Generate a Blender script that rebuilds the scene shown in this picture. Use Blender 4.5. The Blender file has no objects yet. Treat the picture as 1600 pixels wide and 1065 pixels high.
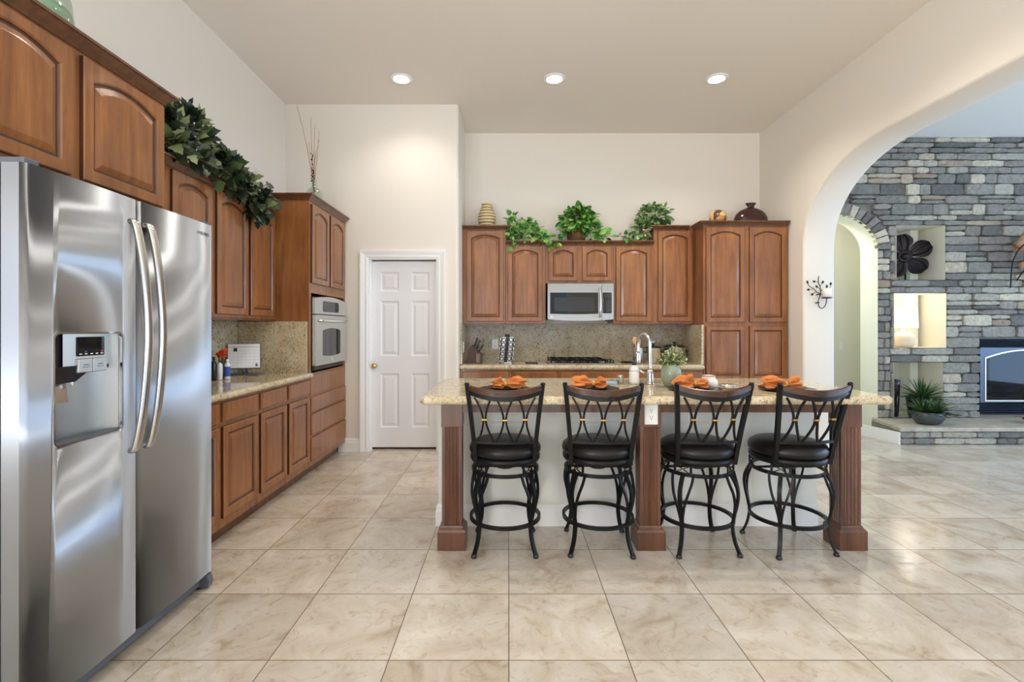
import bpy, bmesh, math, random
from mathutils import Vector, Matrix
R = random.Random(7)
S = bpy.context.scene
C = S.collection
PI = math.pi

# ---------------------------------------------------------------- camera
F = 754.0; PX, PY = 795.0, 512.0; CH = 1.30          # focal length in px, vanishing point, eye height
cd = bpy.data.cameras.new('camera'); cam = bpy.data.objects.new('camera', cd); C.objects.link(cam)
cam.location = (0, 0, CH); cam.rotation_euler = (PI/2, 0, 0)
cd.sensor_width = 36; cd.lens = 36*F/1600
cd.shift_x = (800-PX)/1600; cd.shift_y = -(532.5-PY)/1600
cd.clip_start = 0.02; cd.clip_end = 200
S.camera = cam
S.view_settings.view_transform = 'Standard'; S.view_settings.look = 'None'
S.view_settings.exposure = 0.09; S.view_settings.gamma = 1.0
S.view_settings.use_curve_mapping = False
try:
    S.cycles.max_bounces = 10; S.cycles.diffuse_bounces = 8; S.cycles.glossy_bounces = 5
    S.cycles.transparent_max_bounces = 12; S.cycles.sample_clamp_indirect = 6
    S.cycles.use_denoising = True
    S.cycles.caustics_reflective = False; S.cycles.caustics_refractive = False
except Exception: pass

# ---------------------------------------------------------------- daylight and added fill
W = bpy.data.worlds.new('World'); S.world = W; W.use_nodes = True
W.node_tree.nodes['Background'].inputs[0].default_value = (0.62, 0.78, 1.0, 1)
W.node_tree.nodes['Background'].inputs[1].default_value = 1.2
def area(name, loc, rot, sx, sy, power, col):
    d = bpy.data.lights.new(name, 'AREA'); d.shape = 'RECTANGLE'; d.size = sx; d.size_y = sy
    d.energy = power; d.color = col
    o = bpy.data.objects.new(name, d); C.objects.link(o); o.location = loc; o.rotation_euler = rot
    return o
LX_ = -2.345
# daylight through the windows behind the camera (facing +Y) and on the living room's far side (facing -X)
area('daylight_rear', (-0.2, -4.06, 1.30), (PI/2, 0, PI), 4.2, 2.3, 165, (0.88, 0.95, 1.0))
area('daylight_rear_clerestory', (0.2, -4.06, 3.10), (PI/2, 0, PI), 4.4, 0.60, 80, (0.88, 0.95, 1.0))
area('daylight_rear_patio', (5.6, -4.06, 1.35), (PI/2, 0, PI), 4.0, 2.3, 35, (0.74, 0.85, 1.0))
area('daylight_side', (9.56, 1.2, 1.12), (PI/2, 0, PI/2), 8.8, 1.85, 270, (0.46, 0.68, 1.0))
area('daylight_side_transom', (9.56, 1.2, 2.65), (PI/2, 0, PI/2), 8.8, 0.40, 200, (0.54, 0.74, 1.0))
area('arch_wall_fill', (LX_-.06, -2.2, 1.45), (PI/2, 0, -PI/2), 2.4, 1.9, 210, (0.95, 0.97, 1.0))  # added fill in a made-up left window, brightens the arch wall
# added upward fill lamps outside the rear windows, to brighten the ceilings
area('ceiling_fill', (-0.2, -5.0, 0.12), (math.radians(180-12), 0, 0), 4.4, 1.7, 740, (0.92, 0.96, 1.0))
area('ceiling_fill_wide', (5.6, -5.0, 0.12), (math.radians(180-12), 0, 0), 4.0, 1.7, 80, (0.88, 0.94, 1.0))

# ---------------------------------------------------------------- mesh helper
def world_off(p):
    v = Vector((0, 0, 0))
    while p is not None:
        v += p.location; p = p.parent
    return v
class MB:
    def __init__(s): s.v = []; s.f = []; s.sm = []; s.alt = None
    def add(s, vs, fs, smooth=False):
        b = len(s.v); s.v += [tuple(v) for v in vs]
        s.f += [tuple(b+i for i in f) for f in fs]; s.sm += [smooth]*len(fs); return s
    def box(s, x0, x1, y0, y1, z0, z1, bev=0.0):
        if x0 > x1: x0, x1 = x1, x0
        if y0 > y1: y0, y1 = y1, y0
        if z0 > z1: z0, z1 = z1, z0
        if bev <= 0:
            return s.add([(x0,y0,z0),(x1,y0,z0),(x1,y1,z0),(x0,y1,z0),(x0,y0,z1),(x1,y0,z1),(x1,y1,z1),(x0,y1,z1)],
                     [(0,3,2,1),(4,5,6,7),(0,1,5,4),(1,2,6,5),(2,3,7,6),(3,0,4,7)])
        bm = bmesh.new(); bmesh.ops.create_cube(bm, size=1)
        for v in bm.verts:
            v.co = Vector(((x0+x1)/2+v.co.x*(x1-x0), (y0+y1)/2+v.co.y*(y1-y0), (z0+z1)/2+v.co.z*(z1-z0)))
        bmesh.ops.bevel(bm, geom=list(bm.edges), offset=min(bev, .45*min(x1-x0,y1-y0,z1-z0)), segments=2, affect='EDGES', profile=0.6)
        return s.frombm(bm)
    def frombm(s, bm, smooth=False):
        bm.verts.index_update(); vs = [v.co.copy() for v in bm.verts]; fs = [[v.index for v in f.verts] for f in bm.faces]
        bm.free(); return s.add(vs, fs, smooth)
    def prism(s, pts, fn, d0, d1):
        """pts: 2D ccw outline; fn(u,v,d)->xyz"""
        n = len(pts); vs = [fn(u, v, d0) for u, v in pts]+[fn(u, v, d1) for u, v in pts]
        fs = [tuple(range(n-1,-1,-1)), tuple(range(n,2*n))]+[(i,(i+1)%n,n+(i+1)%n,n+i) for i in range(n)]
        return s.add(vs, fs)
    def rings(s, rings, cap0=True, cap1=True, smooth=False, closed=True):
        n = len(rings[0]); vs = [p for r in rings for p in r]; fs = []
        for k in range(len(rings)-1):
            for i in range(n if closed else n-1):
                j = (i+1) % n; fs.append((k*n+i, k*n+j, (k+1)*n+j, (k+1)*n+i))
        b = len(s.v); s.add(vs, fs, smooth)
        if cap0: s.f.append(tuple(b+i for i in range(n-1,-1,-1))); s.sm.append(False)
        if cap1: s.f.append(tuple(b+(len(rings)-1)*n+i for i in range(n))); s.sm.append(False)
        return s
    def lathe(s, prof, c=(0,0,0), n=28, sx=1, sy=1, smooth=True, cap=True):
        rs = [[(c[0]+r*sx*math.cos(2*PI*i/n), c[1]+r*sy*math.sin(2*PI*i/n), c[2]+z) for i in range(n)] for r, z in prof]
        return s.rings(rs, cap, cap, smooth)
    def tube(s, path, r, n=8, flat=None, up=None, closed=False, smooth=True, caps=True):
        """r number or list; flat=(w,h) gives a rectangular bar; up = reference normal"""
        P = [Vector(p) for p in path]; m = len(P); rs = []
        T = []
        for i in range(m):
            if closed: t = P[(i+1)%m]-P[i-1]
            else: t = P[min(i+1,m-1)]-P[max(i-1,0)]
            T.append(t.normalized())
        ref = Vector(up) if up is not None else (Vector((0,0,1)) if abs(T[0].z) < .9 else Vector((1,0,0)))
        a = ref - T[0]*ref.dot(T[0]); a.normalize()
        for i in range(m):
            if up is not None:
                a2 = ref - T[i]*ref.dot(T[i])
                if a2.length > 1e-4: a = a2.normalized()
            else:
                a = (a - T[i]*a.dot(T[i])).normalized()
            b = T[i].cross(a)
            if flat:
                w, h = flat
                rs.append([P[i]+b*x*w/2+a*y*h/2 for x, y in ((1,1),(-1,1),(-1,-1),(1,-1))])
            else:
                rr = r[i] if isinstance(r, (list, tuple)) else r
                rs.append([P[i]+(b*math.cos(2*PI*k/n)+a*math.sin(2*PI*k/n))*rr for k in range(n)])
        if closed: rs.append(rs[0])
        return s.rings(rs, caps and not closed, caps and not closed, smooth and not flat)
    def ball(s, c, r, n=16, m=10, sc=(1,1,1)):
        rs = []
        for k in range(1, m):
            a = -PI/2+PI*k/m
            rs.append([(c[0]+r*sc[0]*math.cos(a)*math.cos(2*PI*i/n), c[1]+r*sc[1]*math.cos(a)*math.sin(2*PI*i/n), c[2]+r*sc[2]*math.sin(a)) for i in range(n)])
        return s.rings(rs, True, True, True)
    def build(s, name, mat, parent=None, recalc=True, bevel=None, subsurf=0, smooth=False):
        me = bpy.data.meshes.new(name); off = world_off(parent)
        me.from_pydata([tuple(Vector(v)-off) for v in s.v], [], s.f)
        me.polygons.foreach_set('use_smooth', [True if smooth else bool(x) for x in s.sm])
        me.materials.append(mat)
        if s.alt:
            me.materials.append(s.alt[0]); me.polygons.foreach_set('material_index', [1 if i in s.alt[1] else 0 for i in range(len(s.f))])
        if recalc:
            bm = bmesh.new(); bm.from_mesh(me); bmesh.ops.recalc_face_normals(bm, faces=list(bm.faces)); bm.to_mesh(me); bm.free()
        me.update()
        o = bpy.data.objects.new(name, me); C.objects.link(o)
        if parent is not None: o.parent = parent
        if bevel:
            b = o.modifiers.new('bevel', 'BEVEL'); b.width = bevel; b.segments = 2; b.limit_method = 'ANGLE'; b.angle_limit = math.radians(40)
        if subsurf:
            q = o.modifiers.new('sub', 'SUBSURF'); q.levels = subsurf; q.render_levels = subsurf
        return o
def cut(o, cutters):
    """boolean difference baked into the mesh of o"""
    ts = []
    for mb in cutters:
        t = mb.build('tmp_cut', o.data.materials[0], None); t.location = (0,0,0)
        off = world_off(o.parent)
        for v in t.data.vertices: v.co -= off
        t.location = off; ts.append(t)
        m = o.modifiers.new('cut', 'BOOLEAN'); m.operation = 'DIFFERENCE'; m.object = t; m.solver = 'EXACT'
    bpy.context.view_layer.update()
    dg = bpy.context.evaluated_depsgraph_get()
    me = bpy.data.meshes.new_from_object(o.evaluated_get(dg))
    o.modifiers.clear(); o.data = me
    for t in ts:
        d = t.data; bpy.data.objects.remove(t); bpy.data.meshes.remove(d)
    return o
def tag(o, label, cat, group=None):
    o['label'] = label; o['category'] = cat; o['kind'] = 'thing'
    if group: o['group'] = group
    return o
def thing(name, loc, label, cat, group=None):
    o = bpy.data.objects.new(name, None); o.empty_display_size = .05; C.objects.link(o); o.location = loc
    return tag(o, label, cat, group)
def struct(o): o['kind'] = 'structure'; return o
def copy_tree(o, parent=None):
    c = o.copy(); C.objects.link(c)
    if parent is not None: c.parent = parent
    for ch in list(o.children): copy_tree(ch, c)
    return c
def lerp(a, b, t): return a+(b-a)*t
def smooth_path(pts, n=6):
    """Catmull-Rom through pts"""
    P = [Vector(p) for p in pts]; out = []
    for i in range(len(P)-1):
        p0 = P[max(i-1,0)]; p1 = P[i]; p2 = P[i+1]; p3 = P[min(i+2,len(P)-1)]
        for k in range(n):
            t = k/n
            out.append(.5*((2*p1)+(p2-p0)*t+(2*p0-5*p1+4*p2-p3)*t*t+(3*p1-p0-3*p2+p3)*t**3))
    out.append(P[-1]); return out
def rrect(x0, x1, y0, y1, r, n=5):
    out = []
    for cx, cy, a0 in ((x1-r,y0+r,-PI/2),(x1-r,y1-r,0),(x0+r,y1-r,PI/2),(x0+r,y0+r,PI)):
        for k in range(n+1): a = a0+PI/2*k/n; out.append((cx+r*math.cos(a), cy+r*math.sin(a)))
    return out

# ---------------------------------------------------------------- materials
def srgb(r, g, b):
    f = lambda c: (c/255/12.92) if c/255 <= .04045 else ((c/255+.055)/1.055)**2.4
    return (f(r), f(g), f(b), 1)
class NT:
    def __init__(s, name):
        s.m = bpy.data.materials.new(name); s.m.use_nodes = True; s.t = s.m.node_tree
        s.b = s.t.nodes['Principled BSDF']
    def n(s, typ, **kw):
        x = s.t.nodes.new(typ)
        for k, v in kw.items(): setattr(x, k, v)
        return x
    def l(s, a, b): s.t.links.new(a, b)
    def set(s, **kw):
        for k, v in kw.items(): s.b.inputs[k.replace('_', ' ')].default_value = v
    def coord(s, scale=(1,1,1), loc=(0,0,0), out='Object'):
        tc = s.n('ShaderNodeTexCoord'); mp = s.n('ShaderNodeMapping'); s.l(tc.outputs[out], mp.inputs[0])
        mp.inputs['Scale'].default_value = scale; mp.inputs['Location'].default_value = loc
        return mp.outputs[0]
    def noise(s, vec, scale, detail=4, rough=.55, dist=0):
        x = s.n('ShaderNodeTexNoise'); s.l(vec, x.inputs['Vector'])
        x.inputs['Scale'].default_value = scale; x.inputs['Detail'].default_value = detail
        x.inputs['Roughness'].default_value = rough; x.inputs['Distortion'].default_value = dist
        return x.outputs['Fac']
    def ramp(s, fac, stops, interp='LINEAR'):
        x = s.n('ShaderNodeValToRGB'); s.l(fac, x.inputs[0]); e = x.color_ramp.elements; x.color_ramp.interpolation = interp
        while len(e) < len(stops): e.new(.5)
        for i, (p, c) in enumerate(stops): e[i].position = p; e[i].color = c if len(c) == 4 else (*c, 1)
        return x.outputs[0]
    def mix(s, fac, a, b, mode='MIX'):
        x = s.n('ShaderNodeMix', data_type='RGBA', blend_type=mode)
        for inp, v in ((x.inputs[0], fac), (x.inputs[6], a), (x.inputs[7], b)):
            if hasattr(v, 'is_linked') or hasattr(v, 'links'): s.l(v, inp)
            else: inp.default_value = v
        return x.outputs[2]
    def bump(s, h, strength=.2, dist=.01):
        x = s.n('ShaderNodeBump'); s.l(h, x.inputs['Height']); x.inputs['Strength'].default_value = strength; x.inputs['Distance'].default_value = dist
        s.l(x.outputs[0], s.b.inputs['Normal'])
def plain(name, col, rough=.5, metal=0, **kw):
    m = NT(name); m.set(Base_Color=col, Roughness=rough, Metallic=metal, **kw); return m.m
def paint(name, col, rough=.75):
    m = NT(name); m.set(Base_Color=col, Roughness=rough, Specular_IOR_Level=.25)
    m.bump(m.noise(m.coord(), 90, 3), .06, .002); return m.m
def wood(name, dark, mid, light, rough=.28, scale=(9,9,.8), coat=.25):
    m = NT(name); v = m.coord(scale)
    f = m.noise(v, 2.2, 6, .6, .6); base = m.ramp(f, [(.28, dark), (.5, mid), (.75, light)])
    pores = m.noise(m.coord((60,60,2.5)), 5, 2, .5); pr = m.ramp(pores, [(.35, (.90,.88,.86,1)), (.55, (1,1,1,1))])
    blot = m.noise(m.coord((1.6,1.6,1.1)), 2.3, 3); br = m.ramp(blot, [(.3, (.80,.77,.74,1)), (.7, (1.10,1.08,1.05,1))])
    c = m.mix(1.0, base, pr, 'MULTIPLY'); c = m.mix(1.0, c, br, 'MULTIPLY')
    m.l(c, m.b.inputs['Base Color']); m.set(Roughness=rough, Coat_Weight=coat, Coat_Roughness=.12)
    return m.m
def granite(name, tone=(1,1,1), rough=.07, dark=.5):
    m = NT(name); v = m.coord()
    t = lambda r, g, b: tuple(a*k for a, k in zip(srgb(r, g, b)[:3], tone))+(1,)
    cl = m.ramp(m.noise(v, 8, 4, .55, .3), [(.3, t(182,163,130)), (.5, t(203,188,158)), (.72, t(220,209,184))])
    g1 = m.n('ShaderNodeTexVoronoi'); m.l(v, g1.inputs['Vector']); g1.inputs['Scale'].default_value = 130
    gc = m.n('ShaderNodeSeparateColor'); m.l(g1.outputs['Color'], gc.inputs[0])
    fl = m.ramp(gc.outputs[0], [(.0, t(212,198,168)), (.35, t(180,158,122)), (.62, t(222,213,192)), (.8, t(158,130,92))], 'CONSTANT')
    c = m.mix(.36, cl, fl)
    sp = m.n('ShaderNodeTexVoronoi'); m.l(v, sp.inputs['Vector']); sp.inputs['Scale'].default_value = 100
    sc = m.n('ShaderNodeSeparateColor'); m.l(sp.outputs['Color'], sc.inputs[0])
    big = m.ramp(m.noise(v, 9, 3, .6), [(.42, (0,0,0,1)), (.62, (1,1,1,1))])
    msk = m.ramp(sc.outputs[1], [(0, (1,1,1,1)), (.13, (0,0,0,1))], 'CONSTANT')
    mk = m.mix(1.0, msk, big, 'MULTIPLY')
    x = m.n('ShaderNodeMath', operation='MULTIPLY'); m.l(mk, x.inputs[0]); x.inputs[1].default_value = dark
    c = m.mix(x.outputs[0], c, t(52,42,34))
    msk2 = m.ramp(sc.outputs[2], [(0, (1,1,1,1)), (.07, (0,0,0,1))], 'CONSTANT')
    x2 = m.n('ShaderNodeMath', operation='MULTIPLY'); m.l(msk2, x2.inputs[0]); x2.inputs[1].default_value = dark*.9
    c = m.mix(x2.outputs[0], c, t(96,66,40))
    m.l(c, m.b.inputs['Base Color']); m.set(Roughness=rough); return m.m
def emit(name, col, st):
    m = NT(name); m.set(Base_Color=col, Emission_Color=col, Emission_Strength=st); return m.m
def island_col(name, stops, rough=.5, tex=None, bump=None, **kw):
    """each separate piece of the mesh gets its own tone"""
    m = NT(name); g = m.n('ShaderNodeNewGeometry'); c = m.ramp(g.outputs['Random Per Island'], stops)
    if tex:
        f = m.noise(m.coord(), tex[0], 5, .65); r = m.ramp(f, [(.3, (tex[1],)*3+(1,)), (.7, (tex[2],)*3+(1,))]); c = m.mix(1.0, c, r, 'MULTIPLY')
    m.l(c, m.b.inputs['Base Color']); m.set(Roughness=rough, **kw)
    if bump: m.bump(m.noise(m.coord(), bump[0], 6, .65), bump[1], bump[2])
    return m.m
def steel(name, col, rough=.33, aniso=.85):
    m = NT(name); t = m.n('ShaderNodeTangent', direction_type='RADIAL', axis='Z')
    g = m.n('ShaderNodeBsdfAnisotropic'); g.distribution = 'GGX'
    m.l(t.outputs[0], g.inputs['Tangent'])
    g.inputs['Color'].default_value = col; g.inputs['Roughness'].default_value = rough; g.inputs['Anisotropy'].default_value = -aniso
    m.l(g.outputs[0], m.t.nodes['Material Output'].inputs[0])
    return m.m
def thin_glass(name, tint, gloss=.12, rough=.02, edge=.5):
    m = NT(name); t = m.t; out = t.nodes['Material Output']
    tr = m.n('ShaderNodeBsdfTransparent'); tr.inputs[0].default_value = tint
    gl = m.n('ShaderNodeBsdfGlossy'); gl.inputs['Roughness'].default_value = rough
    fr = m.n('ShaderNodeLayerWeight'); fr.inputs[0].default_value = .35
    mul = m.n('ShaderNodeMath', operation='MULTIPLY_ADD'); m.l(fr.outputs['Facing'], mul.inputs[0]); mul.inputs[1].default_value = edge; mul.inputs[2].default_value = gloss
    mx = m.n('ShaderNodeMixShader'); m.l(mul.outputs[0], mx.inputs[0]); m.l(tr.outputs[0], mx.inputs[1]); m.l(gl.outputs[0], mx.inputs[2])
    m.l(mx.outputs[0], out.inputs[0]); return m.m

M = {}
M['wall'] = paint('wall_paint', srgb(226,220,210))
M['wall_white'] = paint('island_paint', srgb(226,226,218))
M['jamb'] = M['wall']
M['ceil'] = paint('ceiling_paint', srgb(226,220,211))
M['ceil2'] = paint('living_ceiling_paint', srgb(232,232,230))
M['yellow'] = paint("hall_paint", srgb(228,230,216))
M['niche'] = paint('niche_paint', srgb(226,222,206))
M['trim'] = plain('trim_paint', srgb(236,236,236), .35)
M['door'] = plain('door_paint', srgb(233,233,236), .38)
M['wood'] = wood('maple', srgb(120,74,40), srgb(144,92,51), srgb(162,109,63))
M['wood_dark'] = wood('glazed_maple', srgb(78,48,28), srgb(102,65,39), srgb(122,82,52))
M['post'] = wood('stained_post', srgb(72,45,31), srgb(97,62,43), srgb(116,78,56), .35)
M['granite'] = granite('granite', (.93,.93,.91), .07, .5)
M['splash'] = granite('granite_splash', (.80,.82,.81), .10, .75)
M['steel'] = steel('brushed_steel', (.52,.55,.60,1), .50, .80)
M['steel2'] = steel('satin_steel', (.50,.47,.42,1), .42, .6)
M['steel3'] = steel('dark_satin_steel', (.36,.345,.31,1), .42, .6)
M['steel_oven'] = steel('oven_steel', (.58,.515,.425,1), .46, .5)
M['chrome'] = plain('chrome', (.78,.78,.78,1), .14, 1)
M['black'] = plain('black_plastic', (.012,.012,.013,1), .3)
M['blackgloss'] = plain('black_glass', (.008,.009,.010,1), .06)
M['iron'] = plain('black_iron', (.006,.006,.006,1), .36, 0, Specular_IOR_Level=.22)
M['leather'] = plain('dark_leather', (.009,.007,.006,1), .34, 0, Specular_IOR_Level=.3)
M['railwood'] = wood('rail_wood', srgb(38,22,13), srgb(64,36,19), srgb(88,50,26), .22, (1,9,9))
M['glaze'] = wood('dark_glaze', srgb(58,32,18), srgb(78,44,24), srgb(94,56,32), .4)
M['darkwood'] = plain('walnut_block', srgb(66,38,24), .45)
M['gold'] = plain('aged_gold', srgb(190,142,70), .4, .7)
M['fridge_side'] = plain('fridge_side', srgb(70,76,86), .45, .2)
M['grey'] = plain('grey_plastic', srgb(92,98,108), .4)
M['orange'] = plain('orange_cloth', srgb(214,130,56), .85)
M['white'] = plain('white_plastic', srgb(236,236,234), .35)
M['paper'] = plain('paper', srgb(236,238,242), .7)
M['brass'] = plain('brass', srgb(214,186,120), .2, 1)

# floor: polished travertine tiles on a square grid
m = NT('travertine'); T = .4703
v = m.coord((1,1,1), (0, -.0075, 0))
br = m.n('ShaderNodeTexBrick', offset=0.0, squash=1.0); m.l(v, br.inputs['Vector'])
for k, x in (('Scale',1),('Mortar Size',.0022),('Mortar Smooth',.1),('Bias',0),('Brick Width',T),('Row Height',T)): br.inputs[k].default_value = x
br.inputs['Color1'].default_value = (.88,.88,.88,1); br.inputs['Color2'].default_value = (1.06,1.05,1.04,1); br.inputs['Mortar'].default_value = (1,1,1,1)
# every tile shifts the clouds of its stone
sn = m.n('ShaderNodeVectorMath', operation='SNAP'); m.l(v, sn.inputs[0]); sn.inputs[1].default_value = (T,T,1)
wn = m.n('ShaderNodeTexWhiteNoise', noise_dimensions='3D'); m.l(sn.outputs[0], wn.inputs['Vector'])
sc_ = m.n('ShaderNodeVectorMath', operation='SCALE'); m.l(wn.outputs['Color'], sc_.inputs[0]); sc_.inputs['Scale'].default_value = 7
ad = m.n('ShaderNodeVectorMath', operation='ADD'); m.l(v, ad.inputs[0]); m.l(sc_.outputs[0], ad.inputs[1])
cl = m.noise(ad.outputs[0], 3.2, 9, .62, 1.1)
col = m.ramp(cl, [(.28, srgb(168,152,132)), (.42, srgb(193,182,166)), (.56, srgb(205,197,185)), (.75, srgb(216,210,201))])
vein = m.noise(ad.outputs[0], 9, 8, .7, 2.2)
col = m.mix(1.0, col, m.ramp(vein, [(.32, (.80,.73,.64,1)), (.47, (1,1,1,1))]), 'MULTIPLY')
col = m.mix(1.0, col, br.outputs['Color'], 'MULTIPLY')
col = m.mix(br.outputs['Fac'], col, srgb(112,96,80))
m.l(col, m.b.inputs['Base Color'])
rr = m.ramp(vein, [(.3, (.26,)*3+(1,)), (.6, (.13,)*3+(1,))]); m.l(rr, m.b.inputs['Roughness'])
inv = m.n('ShaderNodeMath', operation='SUBTRACT'); inv.inputs[0].default_value = 1; m.l(br.outputs['Fac'], inv.inputs[1])
m.bump(inv.outputs[0], .25, .002)
M['floor'] = m.m

# ---------------------------------------------------------------- the setting
LX, RX, AX = -2.345, 3.03, 3.35          # left wall, arch wall (kitchen face), arch wall (living face)
DY, BY, SY = 5.08, 5.83, 5.94            # pantry-door wall, kitchen back wall, stone wall
RXN, LXN = -.53, LX
CZ = 3.65; NY = -4.0; FX = 9.5
struct(MB().box(LX-.15, FX+.15, NY-.15, 8.0, -.12, 0).build('floor', M['floor']))
struct(MB().box(LX-.15, 3.2, NY-.15, 7.2, CZ, CZ+.12).build('ceiling', M['ceil']))
struct(MB().box(3.2, FX+.15, NY-.15, 8.0, CZ, CZ+.12).build('ceiling_living', M['ceil2']))

# pantry-door wall with its opening; the rounded corner to the alcove
OX0, OX1, OZ = -1.483, -.748, 2.035
mb = MB(); mb.box(LX, OX0, DY, DY+.13, 0, CZ); mb.box(OX0, OX1, DY, DY+.13, OZ, CZ)
r = .03
pts = [(OX1, DY), (RXN-r, DY)]+[(RXN-r+r*math.sin(a), DY+r-r*math.cos(a)) for a in (PI/8*k for k in range(1,4))]+[(RXN, DY+r), (RXN, BY+.1), (RXN-.13, BY+.1), (RXN-.13, DY+.13), (OX1, DY+.13)]
mb.prism(pts, lambda u, v, d: (u, v, d), 0, CZ)
struct(mb.build('wall_pantry', M['wall']))
struct(MB().box(LX-.1, RX+.2, BY, BY+.12, 0, CZ).build('wall_back', M['wall']))
# arch wall: flat-topped opening with wide rounded corners, from Y=.95 to Y=4.956
A0, A1, AZ = .35, 4.956, 2.90
ra, rb = 1.12, .80                      # corner half-axes along Y and Z
def arch_pts(n=20):
    p = [(A1, 0)]
    for k in range(n+1):
        a = PI/2*k/n; e = 2/2.15
        p.append((A1-ra+ra*max(0,math.cos(a))**e, AZ-rb+rb*max(0,math.sin(a))**e))
    for k in range(n+1):
        a = PI/2+PI/2*k/n
        p.append((A0+ra-ra*max(0,-math.cos(a))**e, AZ-rb+rb*max(0,math.sin(a))**e))
    p.append((A0, 0)); return p
op = arch_pts()
br_ = .022                              # soft plaster edge
def inset(pts, d):
    """move the opening's outline outwards (into the wall) by d"""
    out = []
    for i, (y, z) in enumerate(pts):
        a = pts[max(i-1,0)]; b = pts[min(i+1,len(pts)-1)]; t = Vector((b[0]-a[0], b[1]-a[1])).normalized()
        out.append((y+t.y*d, z-t.x*d if 0 < i < len(pts)-1 else 0))
    return out
mb = MB(); rows = []
for d, x in ((br_, RX), (br_*.3, RX+br_*.3), (0, RX+br_), (0, AX-br_), (br_*.3, AX-br_*.3), (br_, AX)):
    rows.append([(x, y, z) for y, z in inset(op, d)])
mb.rings(rows, False, False, True, closed=False)
struct(mb.build('wall_arch_soffit', M['jamb'], recalc=True))
mb = MB()
o2 = inset(op, br_)
for x in (RX, AX):
    n = len(o2); vs = [(x, y, z) for y, z in o2]+[(x, y, CZ) for y, z in o2]
    mb.add(vs, [(i, i+1, n+i+1, n+i) for i in range(n-1)])
    y1 = o2[0][0]; y0 = o2[-1][0]
    mb.add([(x, y1, 0), (x, BY+.1, 0), (x, BY+.1, CZ), (x, y1, CZ)], [(0,1,2,3)])
    mb.add([(x, NY-.1, 0), (x, y0, 0), (x, y0, CZ), (x, NY-.1, CZ)], [(0,1,2,3)])
struct(mb.build('wall_arch', M['wall']))
# walls nobody sees, with the windows that light the rooms
def wall_with_holes(name, fn, u0, u1, holes, mat, d0, d1):
    mb = MB(); us = sorted({u0, u1, *[h[0] for h in holes], *[h[1] for h in holes]}); vs = sorted({0, CZ, *[h[2] for h in holes], *[h[3] for h in holes]})
    for a, b in zip(us, us[1:]):
        for c, d in zip(vs, vs[1:]):
            if any(h[0]-1e-6 <= a and b <= h[1]+1e-6 and h[2]-1e-6 <= c and d <= h[3]+1e-6 for h in holes): continue
            p = [fn(a, c, d0), fn(b, d, d1)]
            mb.box(p[0][0], p[1][0], p[0][1], p[1][1], p[0][2], p[1][2])
    return struct(mb.build(name, mat))
HR = [(-2.3,1.9,.15,2.5), (-2.0,2.4,2.8,3.4), (3.6,7.6,.15,2.5)]
HL = [(-3.4,-1.0,.5,2.4)]  # unseen opening, added for the fill lamp aimed at the arch wall
HS = [(-3.2,5.6,.2,2.05), (-3.2,5.6,2.45,2.85)]
wall_with_holes('wall_rear', lambda u, v, d: (u, NY+d, v), LX, FX, HR, M['wall'], -.13, 0)
wall_with_holes('wall_right', lambda u, v, d: (FX+d, u, v), NY, 8.0, HS, M['wall'], 0, .13)
wall_with_holes('wall_left', lambda u, v, d: (LX+d, u, v), NY-.15, 7.0, HL, M['wall'], -.15, 0)
h = HL[0]; mb = MB()
for u in (h[0]+.03, (h[0]+h[1])/2, h[1]-.03): mb.box(LX-.06, LX-.02, u-.03, u+.03, h[2], h[3])
for z in (h[2]+.03, h[3]-.03): mb.box(LX-.06, LX-.02, h[0], h[1], z-.03, z+.03)
struct(mb.build('window_6', M['trim']))  # frame of the added, unseen left window
k = 0
for h in HR+HS:
    k += 1; side = k > len(HR); mb = MB()
    nm = max(2, round((h[1]-h[0])/1.1))
    for i in range(nm+1):
        u = lerp(h[0]+.03, h[1]-.03, i/nm)
        p = (FX+.02, FX+.06, u-.03, u+.03) if side else (u-.03, u+.03, NY-.06, NY-.02)
        mb.box(*p, h[2], h[3])
    for z in (h[2]+.03, h[3]-.03):
        p = (FX+.02, FX+.06, h[0], h[1]) if side else (h[0], h[1], NY-.06, NY-.02)
        mb.box(*p, z-.03, z+.03)
    struct(mb.build('window_%d' % k, M['trim']))
# hall behind the stone arch
struct(MB().box(3.0, 5.2, 6.75, 6.87, 0, CZ).build('wall_hall', M['yellow']))
struct(MB().box(5.2, 5.3, 6.25, 6.87, 0, CZ).build('wall_hall_right', M['yellow']))
struct(MB().box(2.9, 3.0, 5.95, 6.87, 0, CZ).build('wall_hall_left', M['yellow']))
# baseboards
def base_prof(): return [(0,0),(.016,0),(.016,.095),(.012,.112),(.012,.122),(.006,.138),(0,.138)]
def baseboard(name, a, b, mat='trim', h=1.0):
    """board along the floor from a to b; it sticks out to the right of a->b"""
    A = Vector((*a,0)); B = Vector((*b,0)); t = (B-A).normalized(); nrm = Vector((t.y,-t.x,0))
    pr = base_prof()
    rs = [[P+nrm*u+Vector((0,0,v*h)) for u, v in pr] for P in (A, B)]
    return struct(MB().rings(rs).build(name, M[mat]))
baseboard('baseboard_pantry', (-1.79, DY), (-1.563, DY))
baseboard('baseboard_pantry_right', (-.66, DY), (RXN-.03, DY))
baseboard('baseboard_arch', (RX, 5.2), (RX, A1+.02))
baseboard('baseboard_jamb', (RX+.01, A1), (AX, A1))
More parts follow.
